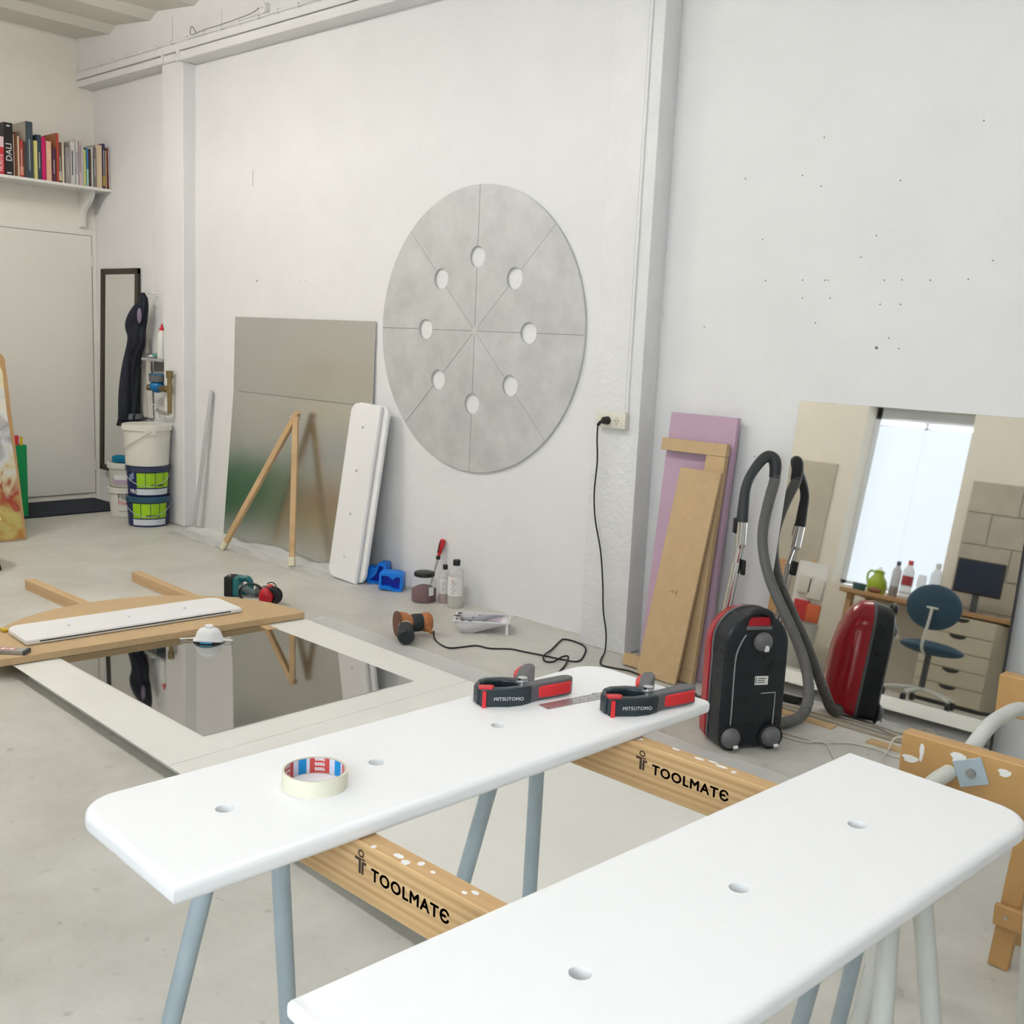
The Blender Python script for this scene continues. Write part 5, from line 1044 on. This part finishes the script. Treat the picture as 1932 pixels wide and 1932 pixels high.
# ================================================================== things seen only in the mirror
desk_m = wood('desk_wood', (0.46, 0.28, 0.13), (0.36, 0.20, 0.08))
t = thing('desk', 'long wooden desk under the window, seen in the leaning mirror', 'desk', (-3.0, -0.5, 0))
obj('worktop', MB().box(-0.90, 1.6, -0.33, 0.20, 0.722, 0.758, bevel=0.003, seg=1), desk_m, t)
for x, y in ((-0.82, 0.13), (-0.82, -0.27), (1.5, 0.13), (1.5, -0.27)): obj('leg', MB().box(x - 0.025, x + 0.025, y - 0.025, y + 0.025, 0, 0.721), desk_m, t)
t = thing('drawer_unit', 'pale five drawer unit under the desk, seen in the leaning mirror', 'drawer unit', (-2.80, -0.30, 0))
dm_ = mat('drawer_paint', (0.52, 0.47, 0.36), 0.55)
obj('carcass', MB().box(-0.265, 0.265, -0.40, 0.17, 0.03, 0.70), dm_, t)
obj('plinth', MB().box(-0.25, 0.25, -0.38, 0.14, 0.0, 0.03), dark_grey, t)
for k in range(5):
    z0 = 0.035 + k * 0.132
    d = obj('drawer', MB().box(-0.262, 0.262, 0.17, 0.188, z0, z0 + 0.127, bevel=0.002, seg=1), dm_, t)
    obj('finger_pull', MB().prism([(0.065 * math.cos(a), 0.03 * math.sin(a)) for a in [PI + PI * i / 12 for i in range(13)]], 0.0, 0.002, T(0.0, 0.1905, z0 + 0.126) @ RX(PI / 2)), black_pl, d)
# office chair
t = thing('office_chair', 'blue backed swivel chair at the desk, seen in the leaning mirror', 'chair', (-2.78, 0.52, 0), math.radians(0))
blue_f = mat('chair_blue', (0.03, 0.07, 0.11), 0.8)
obj('backrest', MB().sphere((0.02, 0.10, 0.70), 0.2, 24, 14, (1.0, 0.22, 0.82)), blue_f, t, 80)
obj('back_stem', MB().tube([(0.03, 0.155, 0.69), (0.03, 0.165, 0.60), (0.01, 0.15, 0.42), (0.0, 0.05, 0.36)], 0.011, 10, 5).cyl((-0.01, 0.15, 0.69), (0.07, 0.15, 0.69), 0.008), tube_white, t, 60)
obj('seat', MB().sphere((0.0, -0.08, 0.41), 0.215, 24, 12, (1.05, 1.0, 0.24)), blue_f, t, 80)
obj('gas_lift', MB().cyl((0, -0.05, 0.10), (0, -0.05, 0.38), 0.022), dark_grey, t)
for k in range(5):
    a = 0.4 + k * 2 * PI / 5
    lg = obj('base_arm', MB().tube([(0, -0.05, 0.11), (0.15 * math.cos(a), -0.05 + 0.15 * math.sin(a), 0.09), (0.26 * math.cos(a), -0.05 + 0.26 * math.sin(a), 0.065)], 0.015, 8, 3), tube_white, t, 60)
    obj('castor', MB().cyl((0.26 * math.cos(a) - 0.012, -0.05 + 0.26 * math.sin(a), 0.028), (0.26 * math.cos(a) + 0.012, -0.05 + 0.26 * math.sin(a), 0.028), 0.028), black_pl, lg)
# monitor
t = thing('monitor', 'dark computer monitor on the desk, seen in the leaning mirror', 'monitor', (-2.87, -0.52, 0.7585), math.radians(-4))
obj('casing', MB().box(-0.185, 0.185, -0.03, 0.0, 0.155, 0.435, bevel=0.006), black_pl, t)
obj('screen', MB().box(-0.172, 0.172, 0.0, 0.001, 0.17, 0.422), mat('screen_dark', (0.012, 0.022, 0.045), 0.25), t)
obj('stand', MB().box(-0.025, 0.025, -0.03, -0.015, 0.01, 0.16).box(-0.10, 0.10, -0.09, 0.05, 0.0, 0.012, bevel=0.003, seg=1), dark_grey, t)
# jug, bottles, glass
t = thing('green_jug', 'lime green round jug on the desk, seen in the leaning mirror', 'jug', (-3.70, -0.58, 0.7585))
lime = mat('jug_lime', (0.33, 0.46, 0.02), 0.35)
obj('jug_body', MB().lathe([(0, 0), (0.055, 0), (0.078, 0.03), (0.085, 0.08), (0.072, 0.13), (0.045, 0.165), (0.040, 0.185), (0.048, 0.20), (0.03, 0.215), (0, 0.22)], 28), lime, t, 60)
obj('handle', MB().tube([(-0.04, 0, 0.19), (-0.075, 0, 0.20), (-0.098, 0, 0.17), (-0.095, 0, 0.12), (-0.08, 0, 0.085)], 0.009, 10, 5), lime, t, 60)
obj('loop', MB().tube([(0.012 * math.cos(a), 0, 0.226 + 0.012 * math.sin(a)) for a in [2 * PI * i / 10 for i in range(11)]], 0.003, 6, 2), lime, t, 60)
clr = mat('clear_bottle', (0.75, 0.78, 0.78), 0.15, alpha=0.45)
t = bottle('glass_bottle', 'dark topped wine bottle on the desk, seen in the leaning mirror', (-3.56, -0.60, 0.7585), 0.038, 0.32, mat('wine_glass', (0.55, 0.52, 0.50), 0.15, alpha=0.6), mat('wine_dark', (0.10, 0.05, 0.05), 0.3), 0.10, black_pl, None)
t = bottle('soda_bottle', 'large clear soda bottle with red label, seen in the leaning mirror', (-3.445, -0.56, 0.7585), 0.046, 0.34, clr, None, 0, red_pl, None)
obj('red_label', MB().lathe([(0.0468, 0.125), (0.0468, 0.205)], 28), mat('label_soda', (0.36, 0.03, 0.04), 0.5), t, 60)
bottle('soda_bottle', 'empty clear plastic bottle on the desk, seen in the leaning mirror', (-3.235, -0.62, 0.7585), 0.046, 0.36, clr, None, 0, paper, None)
t = thing('wine_glass', 'stemmed wine glass between the bottles, seen in the leaning mirror', 'glass', (-3.34, -0.60, 0.7585))
obj('bowl', MB().lathe([(0.004, 0.09), (0.028, 0.11), (0.038, 0.15), (0.036, 0.20), (0.031, 0.24)], 24), clr, t, 60)
obj('stem', MB().lathe([(0, 0), (0.034, 0.001), (0.005, 0.012), (0.004, 0.09)], 20), clr, t, 60)
tag(obj('bag', MB().sphere((-3.62, -0.36, 0.785), 0.05, 14, 8, (1.2, 0.8, 0.5)), mat('bag_brown', (0.25, 0.10, 0.07), 0.7), None, 80), 'small brown pouch at the desk edge, seen in the leaning mirror', 'pouch')
tag(obj('plant_pot', MB().lathe([(0, 0), (0.05, 0), (0.06, 0.07), (0.055, 0.07), (0.045, 0.01), (0, 0.01)], 24, T(-3.86, -0.60, 0.7585)), mat('pot_teal', (0.04, 0.12, 0.13), 0.5)), 'dark teal bowl beside the green jug, seen in the leaning mirror', 'bowl')
# hanging organiser and bin left of the desk
t = thing('wall_organiser', 'white hanging organiser with red pockets, seen in the leaning mirror', 'organiser', (-4.22, YF + 0.48, 0.0))
obj('backing', MB().box(-0.12, 0.16, -0.012, 0.0, 0.16, 0.92), paper, t)
for x0, x1, z0, z1, c in ((-0.08, 0.05, 0.64, 0.80, (.66, .64, .58)), (0.02, 0.16, 0.60, 0.78, (.68, .66, .60)), (-0.08, 0.06, 0.40, 0.58, (.46, .03, .03)), (0.05, 0.17, 0.40, 0.56, (.55, .12, .04)), (-0.02, 0.10, 0.16, 0.26, (.46, .03, .04))):
    obj('pocket', MB().box(x0, x1, 0.0, 0.035, z0, z1, bevel=0.008), mat('pocket_%d' % int(x0 * 100 + z0 * 1000), c, 0.7), t)
obj('stand_post', MB().box(-0.012, 0.012, -0.035, -0.013, 0.0, 0.95).box(-0.12, 0.12, -0.12, 0.08, 0.0, 0.012), pine, t)
tag(obj('plywood_panel', MB().box(-4.75, -4.40, -0.36, -0.34, 0.0, 0.90), mat('ply_orange', (0.50, 0.29, 0.13), 0.7)), 'orange brown panel beside the organiser, seen in the leaning mirror', 'panel')
t = thing('waste_bin', 'translucent waste bin beside the desk, seen in the leaning mirror', 'bin', (-4.07, -0.11, 0))
obj('bin_body', MB().lathe([(0, 0.0), (0.11, 0.0), (0.14, 0.38), (0.146, 0.385), (0.138, 0.385), (0.106, 0.01), (0, 0.01)], 32), mat('bin_haze', (0.55, 0.55, 0.50), 0.4, alpha=0.7), t, 40)
